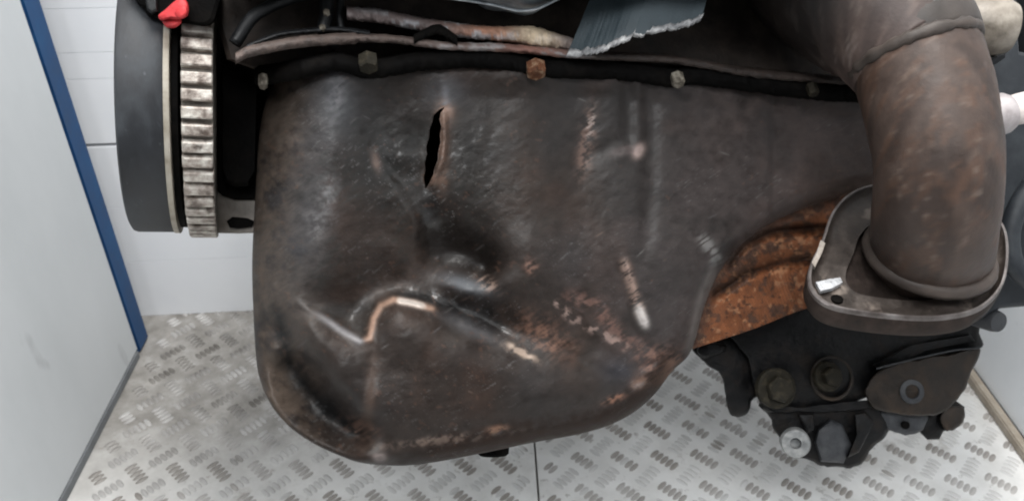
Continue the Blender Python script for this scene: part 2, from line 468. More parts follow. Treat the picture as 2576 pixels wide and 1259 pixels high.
def sheet(name, a, b, h0, h1, th, n, m, parent=None, bev=.002):
    """upright board from a to b, th thick behind its face"""
    bm = bmesh.new()
    vs = []
    for q in (a, b):
        for off in (0, -th):
            for z in (h0, h1):
                vs.append(bm.verts.new((q.x + n.x * off, q.y + n.y * off, z)))
    for f in ((0, 1, 5, 4), (2, 6, 7, 3), (0, 4, 6, 2), (1, 3, 7, 5), (0, 2, 3, 1), (4, 5, 7, 6)):
        bm.faces.new([vs[i] for i in f])
    bmesh.ops.recalc_face_normals(bm, faces=bm.faces[:])
    if bev: bmesh.ops.bevel(bm, geom=bm.edges[:], offset=bev, segments=2, affect='EDGES')
    return bm_obj(name, bm, m, parent)

# floor: two plates with a joint
SEAM = world_at(1350, 1190, ('z', 0))
fl = mesh_obj("floor", [(-1.6, -.6, -.012), (1.6, -.6, -.012), (1.6, 2.0, -.012), (-1.6, 2.0, -.012)], [(0, 1, 2, 3)], "joint_dark", smooth=False)
tag(fl, "embossed pale metal tread plate floor under the engine", kind="structure")
floor_dir = ey
def plate(lo, hi):
    bm = bmesh.new()
    c = [SEAM + ex * x + ey * y for x, y in ((lo, -1.4), (hi, -1.4), (hi, .95), (lo, .95))]
    t = [bm.verts.new((p.x, p.y, 0)) for p in c]; b = [bm.verts.new((p.x, p.y, -.008)) for p in c]
    bm.faces.new(t); bm.faces.new(b[::-1])
    for k in range(4): bm.faces.new((t[k], b[k], b[(k + 1) % 4], t[(k + 1) % 4]))
    return bm_obj("tread_plate", bm, "tread_plate", fl)
plate_l = plate(-1.45, -.0016); plate_r = plate(.0016, 1.45)

# raised bars: five in a group, the groups turned by 90 degrees in a chequer
def bar_mesh(mname="tread_bar"):
    bm = bmesh.new(); top = bm.verts.new((0, 0, .0021))
    rings = []
    for r, z in ((.62, .0017), (1.0, -.0003)):
        rings.append([bm.verts.new((math.cos(2 * math.pi * k / 10) * r * .0108, math.sin(2 * math.pi * k / 10) * r * .0044, z)) for k in range(10)])
    for k in range(10):
        bm.faces.new((top, rings[0][k], rings[0][(k + 1) % 10]))
        bm.faces.new((rings[0][k], rings[1][k], rings[1][(k + 1) % 10], rings[0][(k + 1) % 10]))
    me = bpy.data.meshes.new("tread_bar"); bm.to_mesh(me); bm.free()
    me.materials.append(MATS[mname]); me.polygons.foreach_set("use_smooth", [True] * len(me.polygons))
    return me
barm = bar_mesh(); bar_lit = bar_mesh("tread_bar_lit")
PIT = 0.0605
ENG_OUT = [(634, 0), (634, 700), (642, 900), (670, 1000), (750, 1090), (850, 1145), (1000, 1170), (1250, 1130), (1540, 1065), (1690, 930), (1745, 880), (1815, 950), (1850, 1045),
           (1910, 1020), (2000, 1150), (2120, 1175), (2190, 1130), (2250, 1080), (2360, 1105), (2425, 1020), (2470, 870), (2520, 780), (2575, 770), (2575, 0)]
th_ = R(PITCH)
def to_frame(p):
    v = p - Vector((0, 0, CAM_H))
    d = v.y * math.cos(th_) - v.z * math.sin(th_); up = v.y * math.sin(th_) + v.z * math.cos(th_)
    return 1287.5 + F * v.x / d, 629.5 - F * up / d, d
bars = []
for i in range(-24, 25):
    for j in range(-22, 17):
        for kind in (0, 1):
            cx = (i + .5 * kind) * PIT + .012; cy = (j + .5 * kind) * PIT + .02
            for k in range(5):
                t = (k - 2) * .0088
                s = 1 if kind == 0 else -1
                x = cx + t * .7071 ; y = cy - s * t * .7071
                if abs(x) < .014: continue
                p = SEAM + ex * x + ey * y
                ang = (math.pi / 4 if kind == 0 else -math.pi / 4) + YAWB
                if (p - c_left).dot(nl) < .02 and p.x < 0: continue
                if p.y > 1.75 or p.y < -.3: continue
                fx, fy, d = to_frame(p)
                if d < .1: continue
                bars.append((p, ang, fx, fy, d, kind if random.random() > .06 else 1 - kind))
bx = np.array([b[2] for b in bars]); by = np.array([b[3] for b in bars]); bd = np.array([b[4] for b in bars])
seen = (bx > 160) & (bx < 2570) & (by < 1255) & (by > 700) & ~in_poly(bx, by, ENG_OUT)
order = [i for i in np.argsort(bd) if seen[i]]
near = set(order[:300])
rest_v = []; rest_f = []; rest_m = []
bv = np.array([v.co[:] for v in barm.vertices]); bf = [tuple(p.vertices) for p in barm.polygons]
for i, (p, ang, fx, fy, d, lit) in enumerate(bars):
    on_left = (p - SEAM).dot(ex) < 0
    if i in near:
        o = bpy.data.objects.new("tread_bar", bar_lit if lit else barm); COL.objects.link(o)
        o.parent = plate_l if on_left else plate_r
        o.location = p; o.rotation_euler = (0, 0, ang)
    elif fx > -300 and fx < 2900 and fy < 1700:
        c, s = math.cos(ang), math.sin(ang); n0 = len(rest_v)
        rest_v.extend([(p.x + v[0] * c - v[1] * s, p.y + v[0] * s + v[1] * c, v[2]) for v in bv])
        rest_f.extend([tuple(n0 + q for q in f) for f in bf]); rest_m.extend([lit] * len(bf))
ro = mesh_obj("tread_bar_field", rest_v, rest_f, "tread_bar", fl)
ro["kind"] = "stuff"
ro.data.materials.append(MATS["tread_bar_lit"]); ro.data.polygons.foreach_set("material_index", rest_m)

# left wall board, its blue end strip, grey strip standing in for the shadow gap at its foot
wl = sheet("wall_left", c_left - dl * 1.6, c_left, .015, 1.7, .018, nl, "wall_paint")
tag(wl, "smooth white painted board wall on the left", kind="structure")
gs = sheet("floor_strip", c_left - dl * 1.6 + nl * .002, c_left + nl * .002 - dl * .004, .0005, .0145, .010, nl, "gap_shade", wl, bev=.0008)
# blue edge strip: runs up the end of the left board
e0 = c_left + dl * .004
sb = sheet("edge_strip", e0, e0 + dl * .045, .002, 1.7, .022, nl, "blue_paint", bev=.003)
tag(sb, "narrow blue painted strip up the far edge of the left white wall", "trim")

# back wall of white boards
nb = Vector((db.y, -db.x, 0))
b0 = world_at(505, 787, ('z', 0))
wb = sheet("wall_back", b0 - db * .9 - nb * .014, b0 + db * 1.6 - nb * .014, -.01, 1.72, .02, nb, "joint_dark", bev=0)
tag(wb, "white horizontal board wall behind the engine", kind="structure")
hs = [0.0]
for qx, qy in ((500, 652), (450, 517), (265, 365), (230, 199), (210, 133), (190, 22)):
    hs.append(world_at(qx, qy, ('n', nb, b0.dot(nb))).z)
while hs[-1] < 1.65: hs.append(hs[-1] + .11)
for k in range(len(hs) - 1):
    gap = .0035 if k in (2, 3) else .0009
    g0 = .0030 if k == 3 else .00015; g1 = .0030 if k == 2 else .00015
    sheet("plank", b0 - db * .9, b0 + db * 1.6, hs[k] + g0, hs[k + 1] - g1, .0135, nb, "plank_paint", wb, bev=.0005)

# right wall and the seal at its foot
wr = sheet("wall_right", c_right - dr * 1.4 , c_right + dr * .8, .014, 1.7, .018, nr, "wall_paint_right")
tag(wr, "smooth white board wall on the right", kind="structure")
sheet("floor_strip", c_right - dr * 1.4 + nr * .016, c_right + dr * .8 + nr * .016, .0005, .016, .015, nr, "brown_seal", wr)

# ------------------------------------------------------------------ the engine
eng = bpy.data.objects.new("engine", None); COL.objects.link(eng)
org = Vector((0, 0, CAM_H)) + Vector((0, math.cos(th_), -math.sin(th_))) * D0
eng.matrix_world = Matrix.Translation(org) @ Matrix.Rotation(R(90 - PITCH), 4, 'X')
tag(eng, "dirty dark car engine with a dented torn oil pan hanging above the tread plate", "engine")

# ---- oil pan: pressed steel, dented
TOP = [(690, 196), (760, 176), (850, 160), (930, 165), (1050, 155), (1200, 150), (1350, 166), (1500, 176), (1750, 190), (2000, 222), (2240, 240)]
LEFT = [(690, 196), (666, 262), (650, 350), (644, 450), (638, 560), (634, 660), (636, 760), (641, 860), (648, 930), (662, 980)]
BOT = [(662, 980), (690, 1030), (735, 1078), (790, 1115), (850, 1143), (910, 1163), (1000, 1170), (1080, 1163), (1160, 1149), (1250, 1131), (1350, 1110), (1450, 1092), (1530, 1069), (1595, 1035), (1648, 988), (1690, 933),
       (1728, 897), (1748, 855), (1768, 780), (1800, 700), (1850, 628), (1930, 566), (2030, 520), (2120, 492), (2240, 470)]
RIGHT = [(2240, 240), (2245, 350), (2240, 470)]
NU, NV = 620, 370
tu = catmull(TOP, NU); bu = catmull(BOT, NU); lv = catmull(LEFT, NV); rv = catmull(RIGHT, NV)
U, Vv = np.meshgrid(np.linspace(0, 1, NU), np.linspace(0, 1, NV))
ix = (np.arange(NU)[None] + 0 * Vv).astype(int); jx = (np.arange(NV)[:, None] + 0 * U).astype(int)
XY = (1 - Vv)[..., None] * tu[ix] + Vv[..., None] * bu[ix] + (1 - U)[..., None] * lv[jx] + U[..., None] * rv[jx] \
     - (((1 - U) * (1 - Vv))[..., None] * tu[0] + (U * (1 - Vv))[..., None] * tu[-1] + ((1 - U) * Vv)[..., None] * bu[0] + (U * Vv)[..., None] * bu[-1])
X = XY[..., 0]; Y = XY[..., 1]

CP = [(640, 600, -66), (636, 750, -66), (652, 350, -66), (690, 220, -60), (700, 600, -33), (700, 350, -31), (700, 780, -34), (760, 600, -13), (760, 350, -12), (760, 220, -14),
      (850, 260, -1), (850, 500, -3), (845, 400, -1), (810, 690, -10), (640, 900, -62),
      (950, 260, -4), (950, 340, -5), (1040, 250, -2), (1125, 220, 1), (1140, 300, 0), (1050, 360, -8), (1130, 400, -3), (1300, 250, 0), (1300, 420, 1), (1300, 560, 1), (1450, 250, 0), (1450, 520, 2),
      (1600, 250, -1), (1600, 500, 1), (1600, 620, 3), (1750, 260, -4), (1750, 480, -4), (1700, 700, 3), (1900, 290, -9), (1900, 440, -13), (2100, 300, -16), (2100, 440, -24), (2240, 350, -22), (1830, 560, -10), (1780, 640, -4),
      (935, 400, -3), (880, 460, -4), (1000, 470, -4), (950, 560, -8), (1060, 480, -8), (1050, 550, -9), (1110, 520, -9), (1085, 590, -21), (1150, 630, -33), (1220, 676, -30), (1080, 640, -29), (1120, 670, -32), (1190, 560, -9), (1260, 620, -4), (1250, 700, -6),
      (1000, 650, -17), (900, 650, -13), (860, 720, -19), (940, 738, -25), (885, 800, -24), (800, 765, -20), (1005, 722, -25), (1040, 690, -23),
      (1130, 712, -15), (1190, 732, -13), (1240, 735, -9), (1085, 740, -21), (1150, 772, -25), (1215, 800, -24), (1262, 838, -19), (1310, 872, -9),
      (905, 872, -1), (965, 815, 0), (1000, 778, 0), (1090, 800, 1), (1180, 850, 3), (1270, 892, 3), (1330, 915, 2), (775, 815, -9), (840, 860, -3),
      (900, 950, 3), (1000, 930, 6), (1200, 980, 8), (1400, 1000, 6), (1500, 970, 3), (1600, 965, -4), (1000, 1090, -1), (1200, 1080, -1), (1400, 1050, -3), (1540, 1010, -9), (920, 1130, -8), (1000, 1150, -8), (1250, 1110, -8),
      (1320, 790, -4), (1400, 850, -5), (1420, 760, 0), (1480, 890, -5), (1500, 700, 3), (1520, 810, -1), (1580, 850, -5), (1650, 890, -7), (1620, 770, 0), (1690, 820, -4), (1740, 720, -4), (1740, 830, -11),
      (708, 830, -46), (738, 915, -54), (795, 990, -52), (858, 1052, -44), (905, 1098, -30), (664, 950, -50), (694, 1005, -42), (752, 1064, -37), (828, 1112, -30), (778, 880, -14), (838, 965, -9), (905, 1035, -4), (690, 880, -44)]
dz = tps(CP, 2e-5)(X, Y)
def ridge(poly, w, h, a=0., b=1., f=.12):
    d, t = seg_dist(X, Y, poly)
    return h * np.exp(-(d / w) ** 2) * sstep(a - f, a + f, t) * (1 - sstep(b - f, b + f, t))
CREASE = [(748, 762), (800, 790), (850, 825), (905, 858), (930, 850), (940, 800), (958, 768), (990, 753), (1040, 762), (1098, 778)]
dz += ridge(CREASE, 10, 2.2)
dz += ridge([(1098, 778), (1180, 815), (1270, 858), (1335, 892)], 18, 2.0)
dz += ridge([(1090, 700), (1160, 725), (1235, 738)], 18, 1.4)
xl = np.interp(Y, [390, 470, 550, 640, 700], [940, 1000, 1048, 1058, 1050])
dz -= 5.5 * sstep(-16, 26, X - xl) * (1 - sstep(50, 150, X - xl)) * sstep(385, 450, Y) * sstep(690, 610, Y)
dz -= ridge([(940, 880), (925, 960), (905, 1085)], 16, 2.2)
dz -= ridge([(1578, 170), (1580, 360)], 20, 4.2)
dz += ridge([(1604, 190), (1608, 380)], 13, 1.4)
dz -= ridge([(1634, 170), (1636, 480), (1618, 660)], 25, 4.6)
dz -= ridge([(955, 230), (965, 420), (960, 620)], 62, 6.5)
dz -= ridge([(1940, 240), (1945, 460)], 26, 3.0)
dz += ridge([(1120, 200), (1125, 270)], 22, 1.5)
dz += ridge([(850, 190), (845, 300), (825, 500)], 30, 1.5)
fk = sstep(760, 600, Y)
dz += fk * (6.0 * sstep(1225, 1335, X) - 6.5 * sstep(1335, 1450, X) * (1 - sstep(1440, 1580, X)) - 3.0 * sstep(880, 1010, X) * sstep(1290, 1180, X) - 3.5 * sstep(1640, 1800, X) - 4 * sstep(1925, 1950, X))
# small dent right of the slit
dz -= ridge([(1470, 330), (1465, 425)], 26, 3.0); dz -= ridge([(1475, 400), (1560, 350)], 22, 2.6); dz += ridge([(1545, 402), (1608, 378)], 15, 1.2)
# knocked lower right corner
dz += ridge([(1575, 660), (1600, 750), (1625, 820)], 12, 3.2); dz -= ridge([(1550, 660), (1575, 760), (1605, 840)], 14, 2.4)
dz -= ridge([(1560, 800), (1640, 880), (1690, 905)], 13, 2.6); dz += ridge([(1430, 745), (1500, 840), (1590, 900)], 15, 1.6)
dz -= ridge([(1400, 870), (1470, 915), (1540, 945)], 18, 2.2); dz += ridge([(1620, 945), (1680, 905)], 10, 2.4); dz -= ridge([(1600, 925), (1650, 910)], 14, 2.6)
dz += ridge([(1790, 615), (1805, 660), (1765, 770), (1745, 850)], 11, 2.5)
dz += ridge([(950, 1148), (1080, 1147), (1250, 1115)], 14, 1.5)
# lip of the torn slit
SLIT = [(1120, 268), (1104, 276), (1090, 290), (1087, 306), (1080, 325), (1078, 348), (1072, 366), (1073, 388), (1068, 410), (1069, 428), (1065, 446), (1070, 474), (1080, 460), (1090, 438), (1092, 424), (1101, 402), (1102, 380), (1108, 358), (1106, 338), (1110, 318), (1105, 300), (1108, 284)]
dz += ridge([(1116, 285), (1118, 350), (1111, 405), (1090, 460)], 10, 5.5, f=.2) * (.75 + .5 * fbm(X / 34, Y / 34, 14))
dz -= ridge([(1066, 300), (1060, 380), (1062, 450)], 26, 3.0, f=.2)
# uneven sheet
dz += (fbm(X / 90, Y / 90, 3) - .5) * 3.0 + (fbm(X / 28 + Y / 60, Y / 28, 9) - .5) * .9 + (fbm(X / 9, Y / 9, 12) - .5) * .22
# round over towards the outline
dB, tB = seg_dist(X, Y, bu[::3]); dL, _ = seg_dist(X, Y, lv[::3])
rB = 46.0
rB = 20 + 26 * sstep(880, 1050, X); aB = 10 + 24 * sstep(880, 1050, X)
q = np.clip(1 - dB / rB, 0, 1); dz -= aB * (1 - np.sqrt(np.maximum(1 - q * q, 0)))
q = np.clip(1 - dL / 26., 0, 1); dz -= 22 * (1 - np.sqrt(np.maximum(1 - q * q, 0)))
dz += 7 * sstep(252, 185, Y - np.clip(X - 1500, 0, 800) * .10)
Z = zb(X) + dz * .001
# ---- paint on the pan
def blob(x, y, rx, ry, ang=0):
    c, s = math.cos(R(ang)), math.sin(R(ang))
    u = (X - x) * c + (Y - y) * s; v = -(X - x) * s + (Y - y) * c
    return np.exp(-(u / rx) ** 2 - (v / ry) ** 2)
su = X * .82 - Y * .57; sv = X * .57 + Y * .82          # wiping marks run up to the right
n1 = fbm(X / 70, Y / 70, 21); n2 = fbm(su / 60, sv / 9, 22); n3 = fbm(X / 14, Y / 14, 23); n4 = fbm(su / 26, sv / 5, 25); n5 = fbm(X / 160, Y / 160, 31)
base = np.array([.0182, .0132, .0110])
C = base[None, None] * (.74 + .34 * n1 + .18 * n2)[..., None]
def lay(mask, col):
    global C
    C = C * (1 - mask[..., None]) + np.array(col) * mask[..., None]
lay(.75 * sstep(.42, .62, n5) * sstep(1250, 1650, X), (.040, .030, .028))
lay(.7 * sstep(1560, 1800, X) * sstep(.22, .5, n1), (.058, .044, .041))  # right end made paler in colour to offset the shade over it
n6 = fbm(X / 240 + 7, Y / 320, 35)
lay(.5 * sstep(.48, .70, n6), (.0195, .0190, .0195)); lay(.65 * sstep(.50, .32, n6), (.027, .0155, .011))
lay(.8 * sstep(850, 700, X) * sstep(.30, .55, n1 * .6 + n3 * .4), (.060, .045, .035))
lay(.75 * blob(850, 260, 60, 90) + .0 * X, (.048, .051, .057)); lay(.55 * blob(770, 520, 60, 240, 8), (.046, .047, .052))  # soft bluish sheen down the rounded left corner, painted into the colour
lay(.8 * blob(848, 235, 22, 50, 5) * sstep(.25, .7, n2 * .45 + n3 * .55), (.15, .147, .155))
lay(.9 * (blob(828, 478, 24, 40) + .6 * blob(800, 560, 30, 30)) * sstep(.36, .70, n4 * .4 + n3 * .6), (.17, .167, .172))
lay(.5 * blob(1120, 235, 50, 45), (.09, .095, .105)); lay(.7 * blob(1122, 255, 10, 40, -10), (.15, .155, .17))
lay(.6 * sstep(.50, .66, n1 * .5 + n4 * .5) * blob(950, 520, 400, 300), (.014, .016, .015))
# oil run out of the slit, grime, and painted shade in hollow and folds
WET = np.zeros(X.shape)
def stain_shade(poly, soft, amt, col, wet):
    global WET
    d, _ = seg_dist(X, Y, poly + [poly[0]])
    sd = np.where(in_poly(X, Y, poly), -d, d) + 26 * (n2 - .5) + 14 * (n3 - .5)
    m = amt * sstep(soft, -soft, sd); lay(m, col); WET = np.maximum(WET, m * wet)
stain_shade([(1058, 440), (1080, 475), (1120, 480), (1150, 545), (1240, 600), (1262, 668), (1240, 700), (1180, 690), (1080, 655), (1052, 620), (1062, 570), (1020, 500)], 24, .93, (.0065, .0045, .0035), .08)
stain_shade([(985, 735), (1060, 728), (1130, 752), (1235, 770), (1275, 838), (1240, 846), (1120, 786), (1050, 757), (990, 748)], 16, .92, (.006, .0055, .0055), .4)
stain_shade([(690, 770), (716, 800), (742, 905), (800, 975), (870, 1040), (922, 1098), (880, 1098), (800, 1040), (742, 975), (702, 890)], 22, .93, (.005, .0053, .0056), 0)
stain_shade([(880, 760), (985, 742), (940, 790), (925, 845), (900, 845), (840, 800), (780, 768)], 16, .7, (.010, .009, .008), .2)
stain_shade([(870, 330), (960, 300), (1060, 330), (1050, 520), (960, 480), (890, 470)], 60, .78, (.0072, .0068, .0060), .34)
stain_shade([(880, 470), (1040, 500), (1060, 640), (1000, 730), (880, 745), (850, 650)], 50, .45, (.010, .0082, .007), .15)
stain_shade([(1062, 466), (1090, 462), (1112, 520), (1100, 580), (1060, 560)], 12, .9, (.005, .004, .0035), .6)
stain_shade([(1120, 300), (1230, 330), (1240, 560), (1150, 520), (1112, 450)], 50, .6, (.009, .0088, .008), .30)
# rust
rust = sstep(.38, .72, n3 * .5 + n4 * .5)
lay(.85 * (blob(1120, 285, 22, 25) + blob(1112, 360, 16, 90) + blob(1090, 450, 22, 18)) * sstep(.2, .5, n4), (0.116, 0.073, 0.055))
lay(.7 * blob(1125, 280, 12, 14), (0.221, 0.152, 0.123))
lay(np.clip(1.3 * blob(1360, 840, 75, 38, 32) * rust, 0, .9), (0.114, 0.062, 0.044))
lay(np.clip(1.3 * blob(1308, 884, 40, 9, 24) * sstep(.30, .62, n3), 0, .8), (.25, .19, .15)); lay(np.clip(blob(1285, 868, 9, 6, 20) + blob(1330, 896, 10, 5, 10), 0, .8), (.32, .25, .20))
lay(np.clip(1.2 * blob(1335, 670, 14, 14) * rust * 2, 0, .8), (0.136, 0.078, 0.060))
lay(np.clip(1.3 * blob(1225, 715, 26, 14, 30) * sstep(.4, .6, n4), 0, .9), (0.207, 0.144, 0.115))
lay(np.clip(1.4 * ridge([(1570, 660), (1595, 740), (1612, 790)], 11, 1) * sstep(.34, .55, n4), 0, .95), (0.194, 0.136, 0.113))
lay(np.clip(1.6 * ridge([(1606, 775), (1622, 815)], 10, 1), 0, .95), (0.400, 0.371, 0.354))
lay(np.clip(ridge([(1430, 745), (1500, 770), (1560, 850), (1640, 900)], 20, 1) * rust * 1.3, 0, .8), (0.102, 0.058, 0.047))
lay(np.clip(ridge([(1390, 755), (1440, 800), (1500, 830), (1570, 870)], 10, 1) * sstep(.46, .72, n3) * 1.5, 0, .8), (0.181, 0.129, 0.112))
lay(np.clip(blob(1660, 910, 45, 35) * rust * 1.5, 0, .9), (0.136, 0.078, 0.060)); lay(np.clip(ridge([(1600, 968), (1665, 950), (1695, 905)], 14, 1.2) * sstep(.3, .5, n4), 0, .9), (0.190, 0.115, 0.086))
lay(np.clip(1.5 * blob(1608, 968, 13, 6, -15), 0, .9), (0.268, 0.210, 0.187)); lay(.85 * blob(1560, 930, 50, 30) * sstep(.35, .55, n1), (.018, .018, .022))
lay(np.clip(1.4 * blob(1545, 1002, 24, 8, -20) * rust * 1.6, 0, .9), (0.200, 0.102, 0.068))
lay(np.clip(1.4 * blob(1248, 1080, 22, 9, -10) * sstep(.35, .5, n4), 0, .9), (0.216, 0.123, 0.083))
lay(np.clip(1.5 * blob(1120, 1105, 140, 10, -6) * rust * 1.4, 0, .8), (0.112, 0.083, 0.068))
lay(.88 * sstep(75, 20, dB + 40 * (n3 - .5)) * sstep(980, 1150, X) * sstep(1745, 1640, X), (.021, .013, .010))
lay(np.clip(1.4 * blob(905, 1075, 40, 22, 20) * rust, 0, .8), (0.102, 0.062, 0.047)); lay(np.clip(blob(930, 1000, 14, 110, 6) * .8, 0, .7), (.052, .034, .026))
lay(np.clip(1.4 * blob(955, 1150, 16, 9), 0, .8), (0.143, 0.120, 0.114))
lay(np.clip(blob(1475, 360, 18, 75, 8) * sstep(.34, .68, n4 * .5 + n3 * .5) * 1.5, 0, .8), (0.117, 0.076, 0.062)); lay(np.clip(blob(1485, 315, 8, 30, 10) * sstep(.5, .6, n4) * 2, 0, .9), (0.234, 0.188, 0.170))
lay(np.clip(1.5 * blob(1606, 380, 11, 16, 30), 0, .9), (0.254, 0.196, 0.179)); lay(np.clip(blob(1575, 378, 30, 8, -10), 0, .3), (0.092, 0.068, 0.066))
lay(np.clip(blob(945, 405, 10, 24, -15), 0, .8), (0.097, 0.068, 0.057))
# scraped edge at the right corner
lay(np.clip(1.3 * ridge([(1768, 600), (1798, 640), (1803, 660)], 14, 1) * sstep(.30, .62, n4), 0, .8), (0.125, 0.122, 0.119))
lay(np.clip(1.0 * ridge([(1795, 680), (1762, 760), (1745, 850), (1735, 885)], 13, 1), 0, .65), (0.116, 0.104, 0.098))
lay(np.clip(.9 * blob(1170, 715, 60, 18, 18), 0, .8), (0.076, 0.082, 0.090)); lay(.5 * blob(1190, 830, 90, 18, 25), (0.067, 0.068, 0.073))  # painted highlight on the dent's upward faces and along the ridge below
DULL = np.clip(.95 * sstep(80, 25, dB + 40 * (n3 - .5)) * sstep(940, 1100, X) * sstep(1800, 1690, X) + .6 * sstep(40, 10, np.minimum(dB, dL)), 0, 1)
# bare metal on the crease
MET = np.zeros(X.shape)
d1, t1 = seg_dist(X, Y, CREASE)
lay(np.exp(-(d1 / 8) ** 2) * sstep(.05, .25, t1) * (1 - sstep(.40, .46, t1)) * .85, (.17, .165, .17))
m2 = np.exp(-(d1 / 7) ** 2) * sstep(.42, .47, t1) * sstep(1.01, .96, t1)
lay(np.clip(m2 * 1.1, 0, .95), (.21, .135, .10))
m3 = np.exp(-(d1 / 6) ** 2) * sstep(.76, .79, t1) * (1 - sstep(.9, .95, t1))
lay(m3 * .95, (.75, .68, .62)); MET += m3 * .8
# fine scratches and flecks, with wet glints painted round slit and hollow
fl_ = sstep(.66, .80, fbm(su / 18, sv / 2.6, 44)) * np.clip(.6 * sstep(.45, .7, n5) + blob(1150, 500, 60, 90) + blob(1160, 710, 90, 40) + blob(960, 430, 120, 90), 0, 1)
lay(fl_ * .6, (.12, .118, .118))
sp_ = sstep(.70, .78, fbm(X / 11, Y / 11, 51)) * sstep(.48, .6, fbm(X / 120, Y / 120, 52))
lay(sp_ * .28, (.085, .045, .03))
# scratches: short strokes where things scraped along the sheet
rs = random.Random(21)
for i in range(46):
    x0 = rs.uniform(720, 1900); y0 = rs.uniform(230, 1100); a = R(rs.choice((-34, -30, -38, 22)) + rs.uniform(-9, 9)); l = rs.uniform(8, 38)
    x1 = x0 + l * math.cos(a); y1 = y0 + l * math.sin(a)
    bx_ = (X > min(x0, x1) - 8) & (X < max(x0, x1) + 8) & (Y > min(y0, y1) - 8) & (Y < max(y0, y1) + 8)
    if not bx_.any(): continue
    d, t = seg_dist(X[bx_], Y[bx_], [(x0, y0), (x1, y1)])
    m = rs.uniform(.15, .5) * np.exp(-(d / rs.uniform(1.3, 2.1)) ** 2) * np.sin(np.clip(t, .02, .98) * math.pi) ** .5
    c = np.array(rs.choice(((.13, .124, .12), (.10, .095, .10), (.12, .085, .066))))
    C[bx_] = C[bx_] * (1 - m[:, None]) + c * m[:, None]
PV = P(X, Y, Z).reshape(-1, 3); PC = C.reshape(-1, 3); PM = MET.ravel()
# cells and the slit
idx = np.arange(NU * NV).reshape(NV, NU)
quads = np.stack([idx[:-1, :-1], idx[1:, :-1], idx[1:, 1:], idx[:-1, 1:]], -1).reshape(-1, 4)
xf, yf = X.ravel(), Y.ravel()
qc = in_poly(xf[quads].mean(1), yf[quads].mean(1), SLIT)
keep = quads[~qc]; gone = quads[qc]
edge_v = np.intersect1d(keep.ravel(), gone.ravel())
sl = np.array(SLIT + [SLIT[0]], float)
for v in edge_v:
    best = None
    for i in range(len(sl) - 1):
        a, b = sl[i], sl[i + 1]; d = b - a
        t = np.clip(((xf[v] - a[0]) * d[0] + (yf[v] - a[1]) * d[1]) / (d @ d), 0, 1)
        pt = a + t * d; e = np.hypot(xf[v] - pt[0], yf[v] - pt[1])
        if best is None or e < best[0]: best = (e, pt)
    PV[v] = P(best[1][0], best[1][1], Z.ravel()[v])
verts = PV.tolist(); cols = PC.tolist(); mets = PM.tolist(); faces = keep.tolist()
# lip running inwards round the slit
from collections import Counter
ec = Counter()
for f in gone:
    for k in range(4):
        a, b = int(f[k]), int(f[(k + 1) % 4]); ec[(min(a, b), max(a, b))] += 1
lipmap = {}
def lip(v):
    if v not in lipmap:
        lipmap[v] = len(verts); p = list(verts[v]); p[2] -= .004; verts.append(p); cols.append([.012, .008, .006]); mets.append(0)
    return lipmap[v]
for (a, b), n in ec.items():
    if n == 1: faces.append([a, b, lip(b), lip(a)])
# sides running back and the far side of the tray
loop = list(idx[:, 0]) + list(idx[-1, 1:]) + list(idx[-2::-1, -1]) + list(idx[0, -2:0:-1])
loop = [int(v) for v in loop]
cen = PV.mean(0)
n0 = len(verts)
for v in loop:
    p = PV[v]; k = .93
    zz = min(p[2] - .02, -.13 + 0 * p[0])
    verts.append([cen[0] + (p[0] - cen[0]) * k, cen[1] + (p[1] - cen[1]) * k, zz]); cols.append([.02, .016, .014]); mets.append(0)
m = len(loop)
for i in range(m): faces.append([loop[i], n0 + i, n0 + (i + 1) % m, loop[(i + 1) % m]])
verts.append([cen[0], cen[1], -.15]); cols.append([.02, .016, .014]); mets.append(0)
for i in range(m): faces.append([n0 + i, len(verts) - 1, n0 + (i + 1) % m])
# shallow rusty underside to the right
i0 = int(np.argmin(np.hypot(bu[:, 0] - 1740, bu[:, 1] - 876)))
top_q = bu[i0:]; ntu = len(top_q)
botq = catmull([(1738, 878), (1800, 858), (1900, 825), (2000, 785), (2080, 760), (2240, 715)], ntu)
NW = 110
zt = Z[-1, i0:]
Xo = np.zeros((NW, ntu)); Yo = Xo.copy(); Zo = Xo.copy()
for j in range(NW):
    t = j / (NW - 1)
    Xo[j] = top_q[:, 0] * (1 - t) + botq[:, 0] * t; Yo[j] = top_q[:, 1] * (1 - t) + botq[:, 1] * t
    Zo[j] = zt - .85 * (Yo[j] - top_q[:, 1]) / F * D0
Zbase = Zo.copy()
def dline(pl, w): return np.exp(-(seg_dist(Xo, Yo, pl)[0] / w) ** 2)
Zo -= .018 * dline([(1835, 655), (1870, 608), (1940, 580), (2070, 572)], 15)
Zo += .009 * dline([(1860, 640), (1930, 610), (2060, 600)], 22)
Zo += .008 * dline([(1960, 555), (2100, 510)], 22)
Zo -= .014 * dline([(1800, 740), (1870, 690), (1960, 660), (2060, 650)], 14)
Zo += (fbm(Xo / 40, Yo / 40, 61) - .5) * .005 + (fbm(Xo / 10, Yo / 10, 68) - .5) * .0012
Zo = Zbase + (Zo - Zbase) * sstep(0, .14, np.linspace(0, 1, NW))[:, None]
no1 = fbm(Xo / 42, Yo / 42, 62); no2 = fbm(Xo / 13, Yo / 13, 63); no3 = fbm(Xo / 26, Yo / 26, 67)
Co = np.array([.15, .055, .024]) * (.45 + .75 * no1 + .35 * no2)[..., None]
def layo(m, c):
    global Co
    Co = Co * (1 - m[..., None]) + np.array(c) * m[..., None]
layo(.8 * sstep(.52, .64, no3), (.050, .030, .022)); layo(.75 * sstep(.60, .70, no2), (.26, .13, .07)); layo(.7 * sstep(.62, .72, fbm(Xo / 9, Yo / 9, 66)), (.030, .017, .012))
